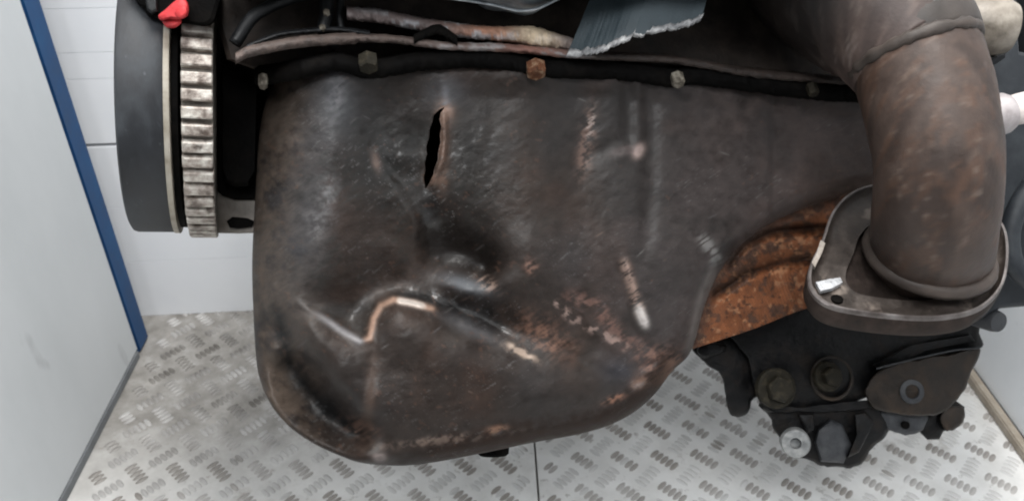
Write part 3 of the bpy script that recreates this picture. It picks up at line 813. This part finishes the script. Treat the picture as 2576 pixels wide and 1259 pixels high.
layo(.85 * dline([(1835, 655), (1870, 608), (1940, 580), (2070, 572)], 13) + .7 * dline([(1800, 740), (1870, 690), (1960, 660), (2060, 650)], 11) * (1 - dline([(1835, 655), (1870, 608), (1940, 580), (2070, 572)], 13)), (.016, .0095, .007))
layo(.75 * np.exp(-((Xo - top_q[None, :, 0]) ** 2 + (Yo - top_q[None, :, 1]) ** 2) / 34 ** 2), (.032, .021, .017))
n1_ = len(verts)
verts += P(Xo, Yo, Zo).reshape(-1, 3).tolist(); cols += Co.reshape(-1, 3).tolist(); mets += [0] * (NW * ntu)
io = n1_ + np.arange(NW * ntu).reshape(NW, ntu)
faces += np.stack([io[:-1, :-1], io[1:, :-1], io[1:, 1:], io[:-1, 1:]], -1).reshape(-1, 4).tolist()
nb0 = len(verts)
for v in io[-1]:
    p = verts[int(v)]; verts.append([p[0] * .98, p[1] + .03, p[2] - .04]); cols.append([.02, .014, .012]); mets.append(0)
for i in range(ntu - 1): faces.append([int(io[-1, i]), nb0 + i, nb0 + i + 1, int(io[-1, i + 1])])
dullv = np.full(len(verts), .6); dullv[:NU * NV] = DULL.ravel()
wetv = np.zeros(len(verts)); wetv[:NU * NV] = WET.ravel()
pan = mesh_obj("oil_pan", verts, faces, "pan_paint", eng, True, np.array(cols), np.array(mets), wetv, dullv)
pan["label"] = "dented brown black pressed steel pan with a torn slit"

# pan flange under the block, bolts, plug
def strip(name, path, h, zf, th, m, parent, n=120, rough=1.0, colf=None, seed=1, tilt=0.0):
    """bar along a path (frame units), h high, th deep, rough faces"""
    c = catmull(path, n); V = []; Cc = []; Fc = []
    prof = [(-.5, -1), (-.5, -.3), (-.46, -.08), (-.25, 0), (0, .02), (.25, 0), (.46, -.08), (.5, -.3), (.5, -1)]
    hh = h if callable(h) else (lambda x: h + 0 * x)
    for i, (x, y) in enumerate(c):
        z0 = zf(x) if callable(zf) else zf
        for k, (a, b) in enumerate(prof):
            r = float(fbm(np.array(x / 9.), np.array(k * 1.7 + y / 9.), seed)) - .5
            yy = y + a * float(hh(x)) + r * rough * 5; zz = z0 + b * th + r * rough * .004 + tilt * a
            V.append(tuple(P(np.array(x), np.array(yy), zz)))
            Cc.append(colf(x, yy) if colf else (1, 1, 1))
    s = len(prof)
    for i in range(n - 1):
        for k in range(s):
            k2 = (k + 1) % s
            Fc.append((i * s + k, i * s + k2, (i + 1) * s + k2, (i + 1) * s + k))
    Fc.append(tuple(range(s))); Fc.append(tuple((n - 1) * s + k for k in range(s))[::-1])
    return mesh_obj(name, V, Fc, m, parent, True, np.array(Cc) if colf else None)
strip("flange", [(x, y - 26) for x, y in [(640, 214), (690, 212), (760, 198), (850, 182), (930, 200), (1050, 181), (1180, 174), (1280, 180), (1350, 196), (1440, 200), (1560, 204), (1690, 222), (1750, 216), (1900, 234), (2040, 252), (2240, 262)]],
      52, lambda x: zb(x) + .017 - .05 * max(0, (760 - x) / 120), .07, "black_iron", pan, rough=1.5, n=240)
for (x, y, mm, r) in ((662, 188, "bolt_pale", 12), (925, 142, "bolt_brass", 26), (1345, 160, "bolt_rust", 26), (1700, 186, "bolt_pale", 17), (2038, 212, "bolt_brass", 14)):
    zz = zb(x) + .020 - (.03 if x < 700 else 0)
    ob = hexbolt("bolt", p3(x, y, zz), Vector((.12, -.88, .46)), ql(r, zz), .013, mm, pan, washer=False)
lathe("drain_plug", p3(1240, 1118, -.05), Vector((0, -1, .1)), [(-.01, ql(44)), (.0, ql(44)), (.008, ql(42)), (.010, ql(36)), (.0105, 0)], 24, "black_iron", pan)

# ---- block
def block():
    out = [(545, -420), (545, 60), (570, 150), (640, 175), (1250, 178), (1900, 215), (2230, 262), (2460, 262), (2470, -420)]
    return prism("engine_block", out, lambda x, y: zb(x) - .035 + 0 * y, .26, "block_grime", eng, bevel=.006)
blk = block()
# unseen overhang added above the frame to shade block, pan top and manifold
prism("shade_overhang", [(560, -560), (560, -60), (640, -46), (1250, -44), (1900, -50), (2140, -60), (2180, -560)], lambda x, y: zb(x) * .5 + .085 + 0 * y, .22, "black_iron", blk, bevel=.008)
def colrail(x, y):
    n = float(fbm(np.array(x / 40.), np.array(y / 12.), 71)); a = np.array([.060, .046, .044])
    def w(c, s): return math.exp(-((x - c) / s) ** 2)
    a = a * (1 - w(1240, 90)) + np.array([.17, .085, .055]) * w(1240, 90)
    a = a * (1 - w(1345, 55)) + np.array([.30, .24, .17]) * w(1345, 55)
    k = .8 * (n > .58) * w(1150, 200); a = a * (1 - k) + np.array([.15, .16, .17]) * k
    return tuple(a * 1.7 * (.5 + .9 * n))
def coledge(x, y):
    n = float(fbm(np.array(x / 30.), np.array(y / 9.), 77)); a = np.array([.085, .070, .065])
    if x > 1000:
        k = min(1, (x - 1000) / 60); a = a * (1 - k) + np.array([.12, .10, .095]) * k
        k = math.exp(-((x - 1330) / 90) ** 2); a = a * (1 - k) + np.array([.22, .12, .10]) * k
        k = .9 * (n > .6); a = a * (1 - k) + np.array([.20, .21, .23]) * k
    if x > 1440:
        k = min(1, (x - 1440) / 80); a = a * (1 - k) + np.array([.022, .015, .012]) * k
    return tuple(a * np.array([.80, .70, .64]) * (.45 + 1.0 * n))
strip("gasket_edge", [(592, 148), (620, 132), (680, 118), (760, 105), (860, 98), (960, 97), (1050, 106), (1130, 116), (1250, 120), (1350, 128), (1460, 138), (1700, 152), (1900, 186), (2150, 205)],
      lambda x: 30 - 8 * (x > 900), lambda x: zb(x) + .022, .05, "crust", blk, rough=1.1, colf=coledge, seed=3, n=240)
strip("casting_rib", [(872, 34), (960, 42), (1060, 62), (1150, 76), (1230, 84), (1330, 90), (1400, 104), (1470, 122)], lambda x: 36 + 14 * math.exp(-((x - 1335) / 55) ** 2), lambda x: zb(x) + .014, .05, "crust", blk, rough=1.6, colf=colrail, seed=8, n=200)
strip("casting_rib", [(620, 118), (700, 88), (780, 78), (850, 74), (930, 84)], 14, lambda x: zb(x) + .012, .03, "hose_dark", blk, rough=.6)
strip("casting_rib", [(1040, 100), (1085, 78), (1110, 76), (1150, 104)], 26, lambda x: zb(x) + .026, .03, "black_iron", blk, rough=.8)
strip("casting_rib", [(1560, 168), (1700, 160), (1900, 186), (2100, 205)], 30, lambda x: zb(x) - .005, .03, "bracket_brown", blk, rough=1.2)
for pts, r in (([(590, 110), (640, 40), (720, 0), (800, -20)], 14), ([(820, -60), (822, 30), (815, 85), (850, 120)], 16), ([(860, -60), (855, 40), (862, 90)], 9)):
    v, f = tube_vf(smooth_path([p3(x, y, zb(x) - .008) for x, y in pts], 30), [ql(r)] * 30, 14)
    mesh_obj("oil_line", v, f, "hose_dark", blk)
for x, y in ((822, 36), (812, 74)):
    hexbolt("bolt", p3(x, y, zb(x) + .010), Vector((.1, .3, .95)), ql(8), .004, "bolt_pale", blk, washer=False)  # two small glints, given as pale bolt heads

# ---- light metal housing at the top and the broken cover
zt_ = zb(1290)
bm = bmesh.new(); bmesh.ops.create_uvsphere(bm, u_segments=48, v_segments=24, radius=1)
c = p3(1300, -90, zt_ + .0)
for v in bm.verts:
    co = v.co; k = 1 + .04 * math.sin(co.x * 9) * (co.y < 0)
    v.co = c + Vector((co.x * ql(150) * k, co.y * ql(120) * k, co.z * .035))
hs_ = bm_obj("metal_housing", bm, "alu_housing", eng, True)
strip("housing_rim", [(1110, -8), (1180, 2), (1240, 12), (1300, 26), (1350, 22), (1410, -6)], 9, lambda x: zb(x) + .03, .012, "alu_housing", hs_, rough=.4)

def torn_cover():
    lower = [(1424, 141), (1450, 139), (1480, 136), (1505, 130), (1532, 122), (1556, 112), (1572, 106), (1583, 98), (1590, 90), (1606, 93), (1622, 86), (1640, 82), (1662, 76), (1684, 73), (1708, 66), (1730, 58), (1745, 50)]
    n = 150
    lo = catmull(lower, n); s = np.linspace(0, 1, n)
    jag = (fbm(s * 60, s * 0, 91) - .5) * 9 + (fbm(s * 22, s * 0 + 5, 92) - .5) * 10
    lo[:, 1] += jag * sstep(0, .05, s) * sstep(1, .95, s)
    up = np.stack([np.interp(s, [0, 1], [1540, 1785]), np.full(n, -160.)], 1)
    NJ = 40; th = .0032
    V = []; Fc = []
    def zz(u, v): return zb(1600) + .040 + .018 * np.sin(u * 2.6 + .3) - .018 * (1 - v) + .0015 * np.sin(u * 9 + v * 5)
    def side(d):
        for j in range(NJ):
            v = j / (NJ - 1)
            w = 14 * math.sin(v * math.pi) * (1 - s)          # hollow left edge
            x = up[:, 0] * (1 - v) + lo[:, 0] * v + w * .3; y = up[:, 1] * (1 - v) + lo[:, 1] * v
            x = x + 22 * math.sin(v * 2.2) * s ** 3
            V.extend(P(x, y, zz(s, v) + d).tolist())
    side(0); side(-th)
    o = n * NJ
    for j in range(NJ - 1):
        for i in range(n - 1):
            a = j * n + i
            Fc.append((a, a + n, a + n + 1, a + 1)); Fc.append((o + a, o + a + 1, o + a + n + 1, o + a + n))
    for i in range(n - 1):
        a = (NJ - 1) * n + i; Fc.append((a, o + a, o + a + 1, a + 1)); Fc.append((i, i + 1, o + i + 1, o + i))
    for j in range(NJ - 1):
        a = j * n; Fc.append((a, o + a, o + a + n, a + n)); a += n - 1; Fc.append((a, a + n, o + a + n, o + a))
    cv = mesh_obj("torn_cover", V, Fc, "cover_plastic", eng)
    cv["label"] = "grey plastic sheet with a ragged broken lower edge"
    # pale fracture face along the lower edge
    V = []; Fc = []
    for i in range(n):
        w = 11 + 17 * float(fbm(np.array(s[i] * 18), np.array(.5), 95)) * (1 if s[i] < .5 else .8)
        if .52 < s[i] < .64: w *= .35
        r = float(fbm(np.array(s[i] * 60), np.array(2.5), 96)) - .5
        z0 = float(zz(s[i], 1.0))
        xx = lo[i, 0] + 22 * math.sin(2.2) * s[i] ** 3; yy = lo[i, 1]
        for dy, dd in ((-w * .9, .0004), (-w * .45, .0022 + r * .003), (0, .0016 + r * .002), (4, -.002), (2, -.005)):
            V.append(tuple(P(np.array(xx + dy * -.5), np.array(yy + dy + r * 3), z0 + dd)))
    for i in range(n - 1):
        for k in range(4):
            a = i * 5 + k; Fc.append((a, a + 1, a + 6, a + 5))
        Fc.append((i * 5 + 4, i * 5, i * 5 + 5, i * 5 + 9))
    mesh_obj("broken_edge", V, Fc, "broken_plastic", cv)
torn_cover()

# ---- crank pulley and toothed ring on the crank axis
Rr = .125
ring_c = Vector((-.288, .137, -.014))
def ax_pt(t): return ring_c + AX * t
wr_ = .0235
pul = lathe("crank_pulley", ax_pt(-.0605), AX, [(0, .030), (0, .1165), (.0015, .1190), (.0045, .1200), (.0355, .1200), (.0375, .1190), (.040, .113), (.040, .03)], 128, "pulley_dark", eng)
lathe("pulley_rim", ax_pt(-.0255), AX, [(0, .1175), (.0005, .1210), (.0048, .1210), (.0053, .1175)], 128, "pulley_rim", pul)
lathe("pulley_groove", ax_pt(-.0196), AX, [(0, .10), (.0001, .1155), (.0050, .1155), (.0055, .10)], 96, "black_iron", pul)
rng = lathe("toothed_ring", ax_pt(-wr_ / 2), AX, [(0, .06), (0, Rr - .007), (wr_, Rr - .007), (wr_, .06)], 112, "ring_dark", eng)
NT = 56
def tooth_mesh():
    bm = bmesh.new()
    a = 2 * math.pi / NT
    vs = []
    for t in (-wr_ / 2, wr_ / 2):
        for ang, r in ((-.40 * a, Rr - .0085), (-.33 * a, Rr - .0008), (-.24 * a, Rr), (.24 * a, Rr), (.33 * a, Rr - .0008), (.40 * a, Rr - .0085)):
            vs.append(bm.verts.new((t, math.sin(ang) * r, math.cos(ang) * r)))
    for k in range(5): bm.faces.new((vs[k], vs[k + 1], vs[k + 7], vs[k + 6]))
    bm.faces.new(vs[0:6][::-1]); bm.faces.new(vs[6:12])
    bmesh.ops.recalc_face_normals(bm, faces=bm.faces[:])
    bmesh.ops.bevel(bm, geom=[e for e in bm.edges if abs(e.verts[0].co.x - e.verts[1].co.x) < 1e-6 and min(e.verts[0].co.length, e.verts[1].co.length) > Rr - .004], offset=.0009, segments=1, affect='EDGES')
    me = bpy.data.meshes.new("tooth"); bm.to_mesh(me); bm.free(); me.materials.append(MATS["tooth_steel"])
    return me
tm = tooth_mesh()
Mr = Matrix(((AX.x, 0, NF.x), (AX.y, 1, NF.y), (AX.z, 0, NF.z))).to_4x4()
for k in range(NT):
    ang = 2 * math.pi * k / NT
    o = bpy.data.objects.new("tooth", tm); COL.objects.link(o); o.parent = rng
    o.matrix_local = Matrix.Translation(ring_c) @ Mr @ Matrix.Rotation(ang + random.uniform(-.004, .004), 4, 'X') @ Matrix.Translation((random.uniform(-.0003, .0003), 0, random.uniform(-.0004, .0003)))

# ---- timing cover between ring and pan
tcov = prism("timing_cover", [(536, -300), (536, 470), (560, 492), (590, 502), (648, 502), (668, 500), (740, 470), (790, -300)], -.005, .16, "black_iron", eng, bevel=.004)
prism("cover_step", [(556, -300), (558, 430), (566, 458), (590, 470), (625, 468), (642, 440), (648, 200), (648, -300)], .018, .05, "black_iron", tcov, bevel=.010)
lp = prism("lower_cover", [(528, 430), (528, 575), (545, 586), (600, 587), (680, 584), (680, 430)], -.01, .05, "cover_brown", eng, bevel=.002)
prism("cover_patch", [(570, 556), (584, 545), (622, 548), (640, 556), (634, 570), (600, 575), (578, 572)], -.006, .01, "black_iron", lp, bevel=.002)

# ---- red plug and its clip
plug = prism("red_plug", [(398, 40), (416, 24), (436, 6), (455, -6), (470, 4), (475, 24), (470, 42), (448, 50), (426, 48), (406, 52)], .130, .03, "red_plastic", eng, bevel=.005, smooth_n=64)
prism("plug_grip", [(440, 30), (455, 14), (468, 16), (470, 36), (458, 46), (444, 44)], .133, .012, "red_plastic", plug, bevel=.003, smooth_n=40)
prism("plug_tab", [(410, 52), (430, 44), (452, 46), (456, 58), (440, 70), (420, 70), (412, 62)], .124, .02, "red_plastic", plug, bevel=.004, smooth_n=40)
clip = prism("hose_clip", [(330, -60), (345, 8), (362, 22), (372, 42), (392, 46), (404, 52), (416, 66), (440, 62), (470, 60), (520, 66), (545, 40), (545, -60)], .112, .05, "black_iron", eng, bevel=.006, smooth_n=80)
prism("clip_lug", [(362, -20), (370, 26), (382, 36), (398, 30), (396, -20)], .118, .03, "hose_dark", clip, bevel=.004)

# ---- exhaust: upper cone, pipe, flange dish
def rusty_tube(name, qpath, n, seg, parent, palette, seed, lit_end=False):
    pts = catmull([(x, y, z, r) for x, y, z, r in qpath], n)
    path = [p3(a[0], a[1], a[2]) for a in pts]; rad = [ql(a[3], a[2]) for a in pts]
    v, f = tube_vf(path, rad, seg)
    V = np.array([tuple(q) for q in v])
    # dents and colours from a noise over length and girth
    ii = np.repeat(np.arange(n), seg); kk = np.tile(np.arange(seg), n)
    ca = np.cos(2 * math.pi * kk / seg) * 2.2 + 10; sa = np.sin(2 * math.pi * kk / seg) * 2.2 + 10
    al = ii / n * 6
    nA = fbm(ca + al * .9, sa + al * .7, seed); nB = fbm(ca * 2.2 + al * 3.4, sa * 2.2 + al * 1.1, seed + 4); nC = fbm(ca * 5 + al * 7, sa * 5 + al * 3, seed + 8)
    cen = np.array([tuple(path[i]) for i in ii])
    V = cen + (V - cen) * (1 + (nA - .5) * .05 + (nC - .5) * .012)[:, None]
    c0, c1, c2, c3 = [np.array(c) for c in palette]
    Cc = c0 * (1 - sstep(.36, .62, nA))[:, None] + c1 * sstep(.36, .62, nA)[:, None]
    k = (.42 * sstep(.54, .72, nB))[:, None]; Cc = Cc * (1 - k) + c2 * k
    k = (.55 * sstep(.60, .74, nC * .6 + nB * .4))[:, None]; Cc = Cc * (1 - k) + c3 * k
    Cc *= (.75 + .5 * nC)[:, None]
    if lit_end: Cc *= (.28 + 2.6 * sstep(.6, .98, ii / n))[:, None]  # shaded left part and lit right end put into the colour
    return mesh_obj(name, V, f, "exhaust_rust", parent, True, Cc), path
PAL = [(.034, .0235, .0195), (.056, .039, .032), (.085, .044, .027), (.105, .082, .069)]
PALD = [(.020, .0145, .013), (.032, .023, .020), (.055, .040, .034), (.07, .06, .054)]  # darker palette carries the manifold's shade
mani, _ = rusty_tube("exhaust_manifold", [(1960, -260, -.06, 175), (2030, -120, -.045, 185), (2130, -20, -.02, 185), (2235, 60, .005, 172), (2300, 140, .02, 158)], 70, 64, eng, PALD, 110, lit_end=True)
pipe, path = rusty_tube("exhaust_pipe", [(2285, 100, .014, 150), (2312, 180, .026, 155), (2340, 290, .038, 153), (2358, 400, .042, 150), (2354, 500, .032, 147), (2346, 575, .010, 144), (2340, 628, -.025, 142)], 110, 72, eng, PAL, 130)
d_ = (p3(2312, 180, .026) - p3(2285, 100, .014)).normalized()
def torus(name, c, axis, Rm, rm, m, parent, seg=72, ring=10, wob=0, sq=1.0, seed=0, palette=None):
    a, u, w = frame(axis); V = []; Fc = []; Cc = []
    for i in range(seg):
        an = 2 * math.pi * i / seg
        e = u * math.cos(an) + w * math.sin(an)
        k = 1 + wob * (float(fbm(np.array(i * .5), np.array(seed + .5), 200 + seed)) - .5)
        for j in range(ring):
            b = 2 * math.pi * j / ring
            V.append(c + e * (Rm + rm * k * math.cos(b)) + a * (rm * sq * k * math.sin(b)))
            if palette: Cc.append(np.array(palette) * (.5 + float(fbm(np.array(i * .3), np.array(j * .5), 210 + seed))))
    for i in range(seg):
        for j in range(ring):
            Fc.append((i * ring + j, ((i + 1) % seg) * ring + j, ((i + 1) % seg) * ring + (j + 1) % ring, i * ring + (j + 1) % ring))
    return mesh_obj(name, V, Fc, m, parent, True, np.array(Cc) if palette else None)
wd = Vector((.24, -.95, .2))
torus("weld_seam", p3(2297, 138, .022), wd, ql(153, .022), .0036, "exhaust_rust", mani, wob=1.3, sq=1.5, palette=(.045, .036, .031))
torus("pipe_band", p3(2285, 104, .014), wd, ql(157, .014), .0022, "exhaust_rust", mani, wob=.5, sq=6.0, seed=5, palette=(.045, .038, .034))

# flange dish: tilted rounded triangle with an upstanding rim
fc = p3(2300, 640, -.018)
def zfl(y): return -.018 + .80 * (y - 640) / F * D0
RIM = [(2212, 462), (2140, 484), (2092, 534), (2066, 604), (2036, 668), (2034, 722), (2072, 764), (2150, 785), (2290, 800), (2390, 797), (2468, 775), (2520, 722), (2536, 650), (2530, 580), (2500, 540), (2440, 500), (2330, 465)]
rim = catmull(RIM, 120, closed=True)
nfl = Vector((0, .78, .63)).normalized()
rp = [p3(x, y, zfl(y)) for x, y in rim]; rc = sum(rp, Vector()) / len(rp)
def fl_loop(s, off): return [rc + (p - rc) * s + nfl * off for p in rp]
def loft_obj(name, loops, m, parent, close=False, capa=False, capb=False):
    bm = bmesh.new(); Ls = [[bm.verts.new(p) for p in l] for l in loops]; n = len(loops[0])
    pr = list(zip(Ls[:-1], Ls[1:])) + ([(Ls[-1], Ls[0])] if close else [])
    for A, B in pr:
        for k in range(n): bm.faces.new((A[k], A[(k + 1) % n], B[(k + 1) % n], B[k]))
    if capa: bm.faces.new(Ls[0])
    if capb: bm.faces.new(Ls[-1][::-1])
    return bm_obj(name, bm, m, parent, True)
HOLE = p3(2108, 752, zfl(752))
dish = loft_obj("exhaust_flange", [fl_loop(.970, .0005), fl_loop(.955, -.006), fl_loop(.91, -.010), fl_loop(.86, -.0115), fl_loop(.60, -.0115), fl_loop(.60, -.016), fl_loop(.95, -.016)], "flange_steel", eng)
dish["label"] = "rounded triangular steel flange with an upturned rim"
loft_obj("flange_rim", [fl_loop(.966, -.002), fl_loop(.968, .0012), fl_loop(.988, .0015), fl_loop(1.0, .0004), fl_loop(1.0, -.003), fl_loop(.968, -.004)], "flange_rim", dish, close=True)
loft_obj("flange_wall", [fl_loop(.999, -.002), fl_loop(1.005, -.008), fl_loop(1.0, -.018), fl_loop(.97, -.024), fl_loop(.90, -.024)], "flange_side", dish, capb=True)
torus("pipe_collar", p3(2337, 636, zfl(636)) + nfl * -.002, nfl, ql(147), .0062, "exhaust_rust", pipe, wob=.3, sq=1.2, seed=9, palette=(.055, .043, .037))
lathe("bolt_hole", p3(2112, 730, zfl(730)) - nfl * .0105, nfl, [(-.002, ql(15)), (.0008, ql(15)), (.0010, ql(14)), (.0009, 0)], 24, "black_iron", dish)
def chip(name, pts, off, m):
    bm = bmesh.new()
    tp = [p3(x, y, zfl(y)) + nfl * off for x, y in pts]; A = [bm.verts.new(p + nfl * .0016) for p in tp]; B = [bm.verts.new(p - nfl * .002) for p in tp]
    n = len(A); bm.faces.new(A); bm.faces.new(B[::-1])
    for k in range(n): bm.faces.new((A[k], A[(k + 1) % n], B[(k + 1) % n], B[k]))
    return bm_obj(name, bm, m, dish)
chip("metal_tab", [(2054, 700), (2088, 692), (2116, 688), (2122, 700), (2098, 714), (2066, 722)], -.006, "bright_metal")
chip("worn_edge", [(2062, 608), (2052, 640), (2040, 664), (2048, 676), (2066, 640), (2074, 616)], .0008, "flange_worn")

# ---- oxygen sensor, spacer
bs = lathe("oxygen_sensor", p3(2475, 296, .02), Vector((1, .22, .05)), [(-.01, ql(52)), (.008, ql(54)), (.018, ql(50)), (.023, ql(42)), (.0235, ql(34))], 40, "sensor_grey", eng)
lathe("sensor_tip", p3(2530, 282, .02), Vector((1, .24, .05)), [(-.004, ql(34)), (.002, ql(36)), (.010, ql(38)), (.05, ql(39)), (.052, ql(30))], 40, "sensor_white", bs)
sp = lathe("spacer_sleeve", p3(2425, 62, -.04), Vector((1, -.12, .12)), [(0, ql(60, -.04)), (.012, ql(72, -.04)), (.034, ql(70, -.04)), (.042, ql(60, -.04)), (.0435, ql(40, -.04))], 44, "spacer_tan", eng)
hexbolt("bolt", p3(2490, 128, -.05), Vector((.3, -.8, .3)), ql(30), .012, "bracket_grey", sp)

# ---- dark gearbox casing behind the exhaust
gear = prism("gearbox_casing", [(2380, -300), (2552, -300), (2556, 60), (2562, 130), (2690, 160), (2690, 765), (2575, 770), (2515, 775), (2470, 800), (2380, 780)], -.09, .16, "gear_dark", eng, bevel=.008)
v, f = tube_vf(smooth_path([p3(2620, 430, -.06), p3(2560, 520, -.05), p3(2538, 600, -.05), p3(2560, 680, -.05), p3(2640, 730, -.06)], 40), [ql(26)] * 40, 20)
mesh_obj("coolant_hose", v, f, "gear_dark", gear)
lathe("casing_boss", p3(2500, 806, -.10), Vector((.3, -.2, 1)), [(-.03, ql(34)), (.0, ql(32)), (.006, ql(28)), (.007, ql(10))], 28, "bracket_grey", gear)

# ---- engine mount bracket, lower right
MZ = -.19
mb = prism("mount_bracket", [(1830, 700), (1830, 840), (1880, 900), (1892, 960), (1912, 1016), (1960, 1036), (2150, 1010), (2210, 985), (2420, 900), (2474, 866), (2462, 836), (2470, 780), (2380, 760), (2050, 740)], MZ, .05, "bracket_iron", eng, bevel=.005)
prism("bracket_foot", [(1742, 872), (1762, 905), (1800, 930), (1816, 952), (1824, 1000), (1832, 1034), (1852, 1046), (1878, 1040), (1892, 1005), (1905, 985), (1900, 900), (1850, 850), (1790, 850)], MZ - .012, .035, "bracket_iron", mb, bevel=.006, smooth_n=70, wob=5)
prism("bracket_lip", [(1752, 880), (1770, 862), (1800, 862), (1826, 868), (1822, 884), (1800, 892), (1770, 900)], MZ - .004, .02, "bracket_iron", mb, bevel=.004, smooth_n=40)
low = prism("bracket_arm", [(1908, 1010), (1938, 1058), (1965, 1112), (1985, 1145), (2030, 1156), (2070, 1168), (2120, 1175), (2165, 1165), (2192, 1130), (2232, 1085), (2250, 1050), (2240, 1015), (2160, 1008), (2000, 1028)], MZ - .006, .04, "bracket_iron", mb, bevel=.006, smooth_n=90, wob=7)
prism("bracket_ridge", [(1914, 1018), (2000, 1024), (2080, 1016), (2150, 1008), (2215, 1000), (2232, 1010), (2160, 1030), (2080, 1034), (2000, 1034), (1930, 1034)], MZ + .004, .02, "bracket_iron", mb, bevel=.005, smooth_n=60, wob=3)
prism("bracket_plate", [(2180, 968), (2230, 920), (2320, 900), (2400, 885), (2462, 872), (2466, 884), (2444, 935), (2420, 985), (2380, 1030), (2330, 1044), (2260, 1040), (2190, 1020)], MZ + .012, .02, "bracket_brown", mb, bevel=.004, smooth_n=80, wob=6)
strip("plate_edge", [(2204, 926), (2300, 902), (2400, 880), (2466, 872), (2470, 850)], 5, MZ + .016, .01, "bracket_grey", mb, rough=.3, n=60)
prism("bracket_ear", [(2215, 1030), (2230, 1072), (2260, 1090), (2300, 1092), (2325, 1070), (2330, 1040), (2280, 1034)], MZ - .004, .02, "bracket_grey", mb, bevel=.004, smooth_n=50, wob=5)
prism("bracket_block", [(2318, 1050), (2312, 1085), (2332, 1105), (2362, 1104), (2372, 1084), (2412, 1072), (2426, 1022), (2400, 1004), (2360, 1020)], MZ - .02, .04, "bracket_iron", mb, bevel=.004)
bz = MZ + .012
hexbolt("bolt", p3(1954, 976, bz), Vector((.15, .1, 1)), ql(34, bz), .014, "bolt_brass", mb)
hexbolt("bolt", p3(2084, 946, bz), Vector((.2, .15, 1)), ql(25, bz), .012, "bolt_brass", mb)
torus("bolt_seat", p3(2092, 950, MZ + .002), Vector((.1, .1, 1)), ql(52, MZ), .0022, "bracket_brown", mb)
lathe("bolt_hole", p3(2294, 984, MZ + .0135), Vector((0, .1, 1)), [(-.004, ql(30, MZ)), (.0, ql(30, MZ)), (.001, ql(26, MZ)), (.0005, ql(18, MZ)), (-.004, ql(15, MZ)), (-.004, 0)], 32, "bracket_grey", mb)
lathe("bushing", p3(2000, 1112, MZ + .004), Vector((-.25, .05, 1)), [(-.02, ql(36, MZ)), (.004, ql(36, MZ)), (.006, ql(33, MZ)), (.006, ql(14, MZ)), (-.004, ql(12, MZ)), (-.004, 0)], 40, "bush_alu", mb)
prism("cast_boss", [(2056, 1078), (2088, 1052), (2118, 1066), (2142, 1118), (2122, 1164), (2064, 1160), (2048, 1112)], MZ + .004, .03, "bracket_grey", mb, bevel=.008)
prism("cast_rib", [(2150, 1040), (2176, 1034), (2198, 1062), (2160, 1136), (2132, 1150), (2154, 1092)], MZ + .006, .03, "bracket_iron", mb, bevel=.004)
prism("cast_web", [(2006, 1040), (2046, 1038), (2050, 1084), (2030, 1090)], MZ + .003, .03, "bracket_iron", mb, bevel=.004)
prism("cast_web", [(2190, 918), (2290, 866), (2440, 840), (2452, 856), (2330, 880), (2220, 930)], MZ + .008, .03, "bracket_iron", mb, bevel=.004)
prism("cast_lug", [(2366, 1040), (2398, 1020), (2424, 1026), (2418, 1066), (2376, 1080)], MZ - .004, .03, "bracket_brown", mb, bevel=.004, smooth_n=36, wob=5)
lathe("ear_hole", p3(2277, 1068, MZ - .001), Vector((0, .1, 1)), [(-.002, ql(10, MZ)), (.001, ql(10, MZ)), (.0012, ql(8, MZ)), (.0008, 0)], 20, "black_iron", mb)
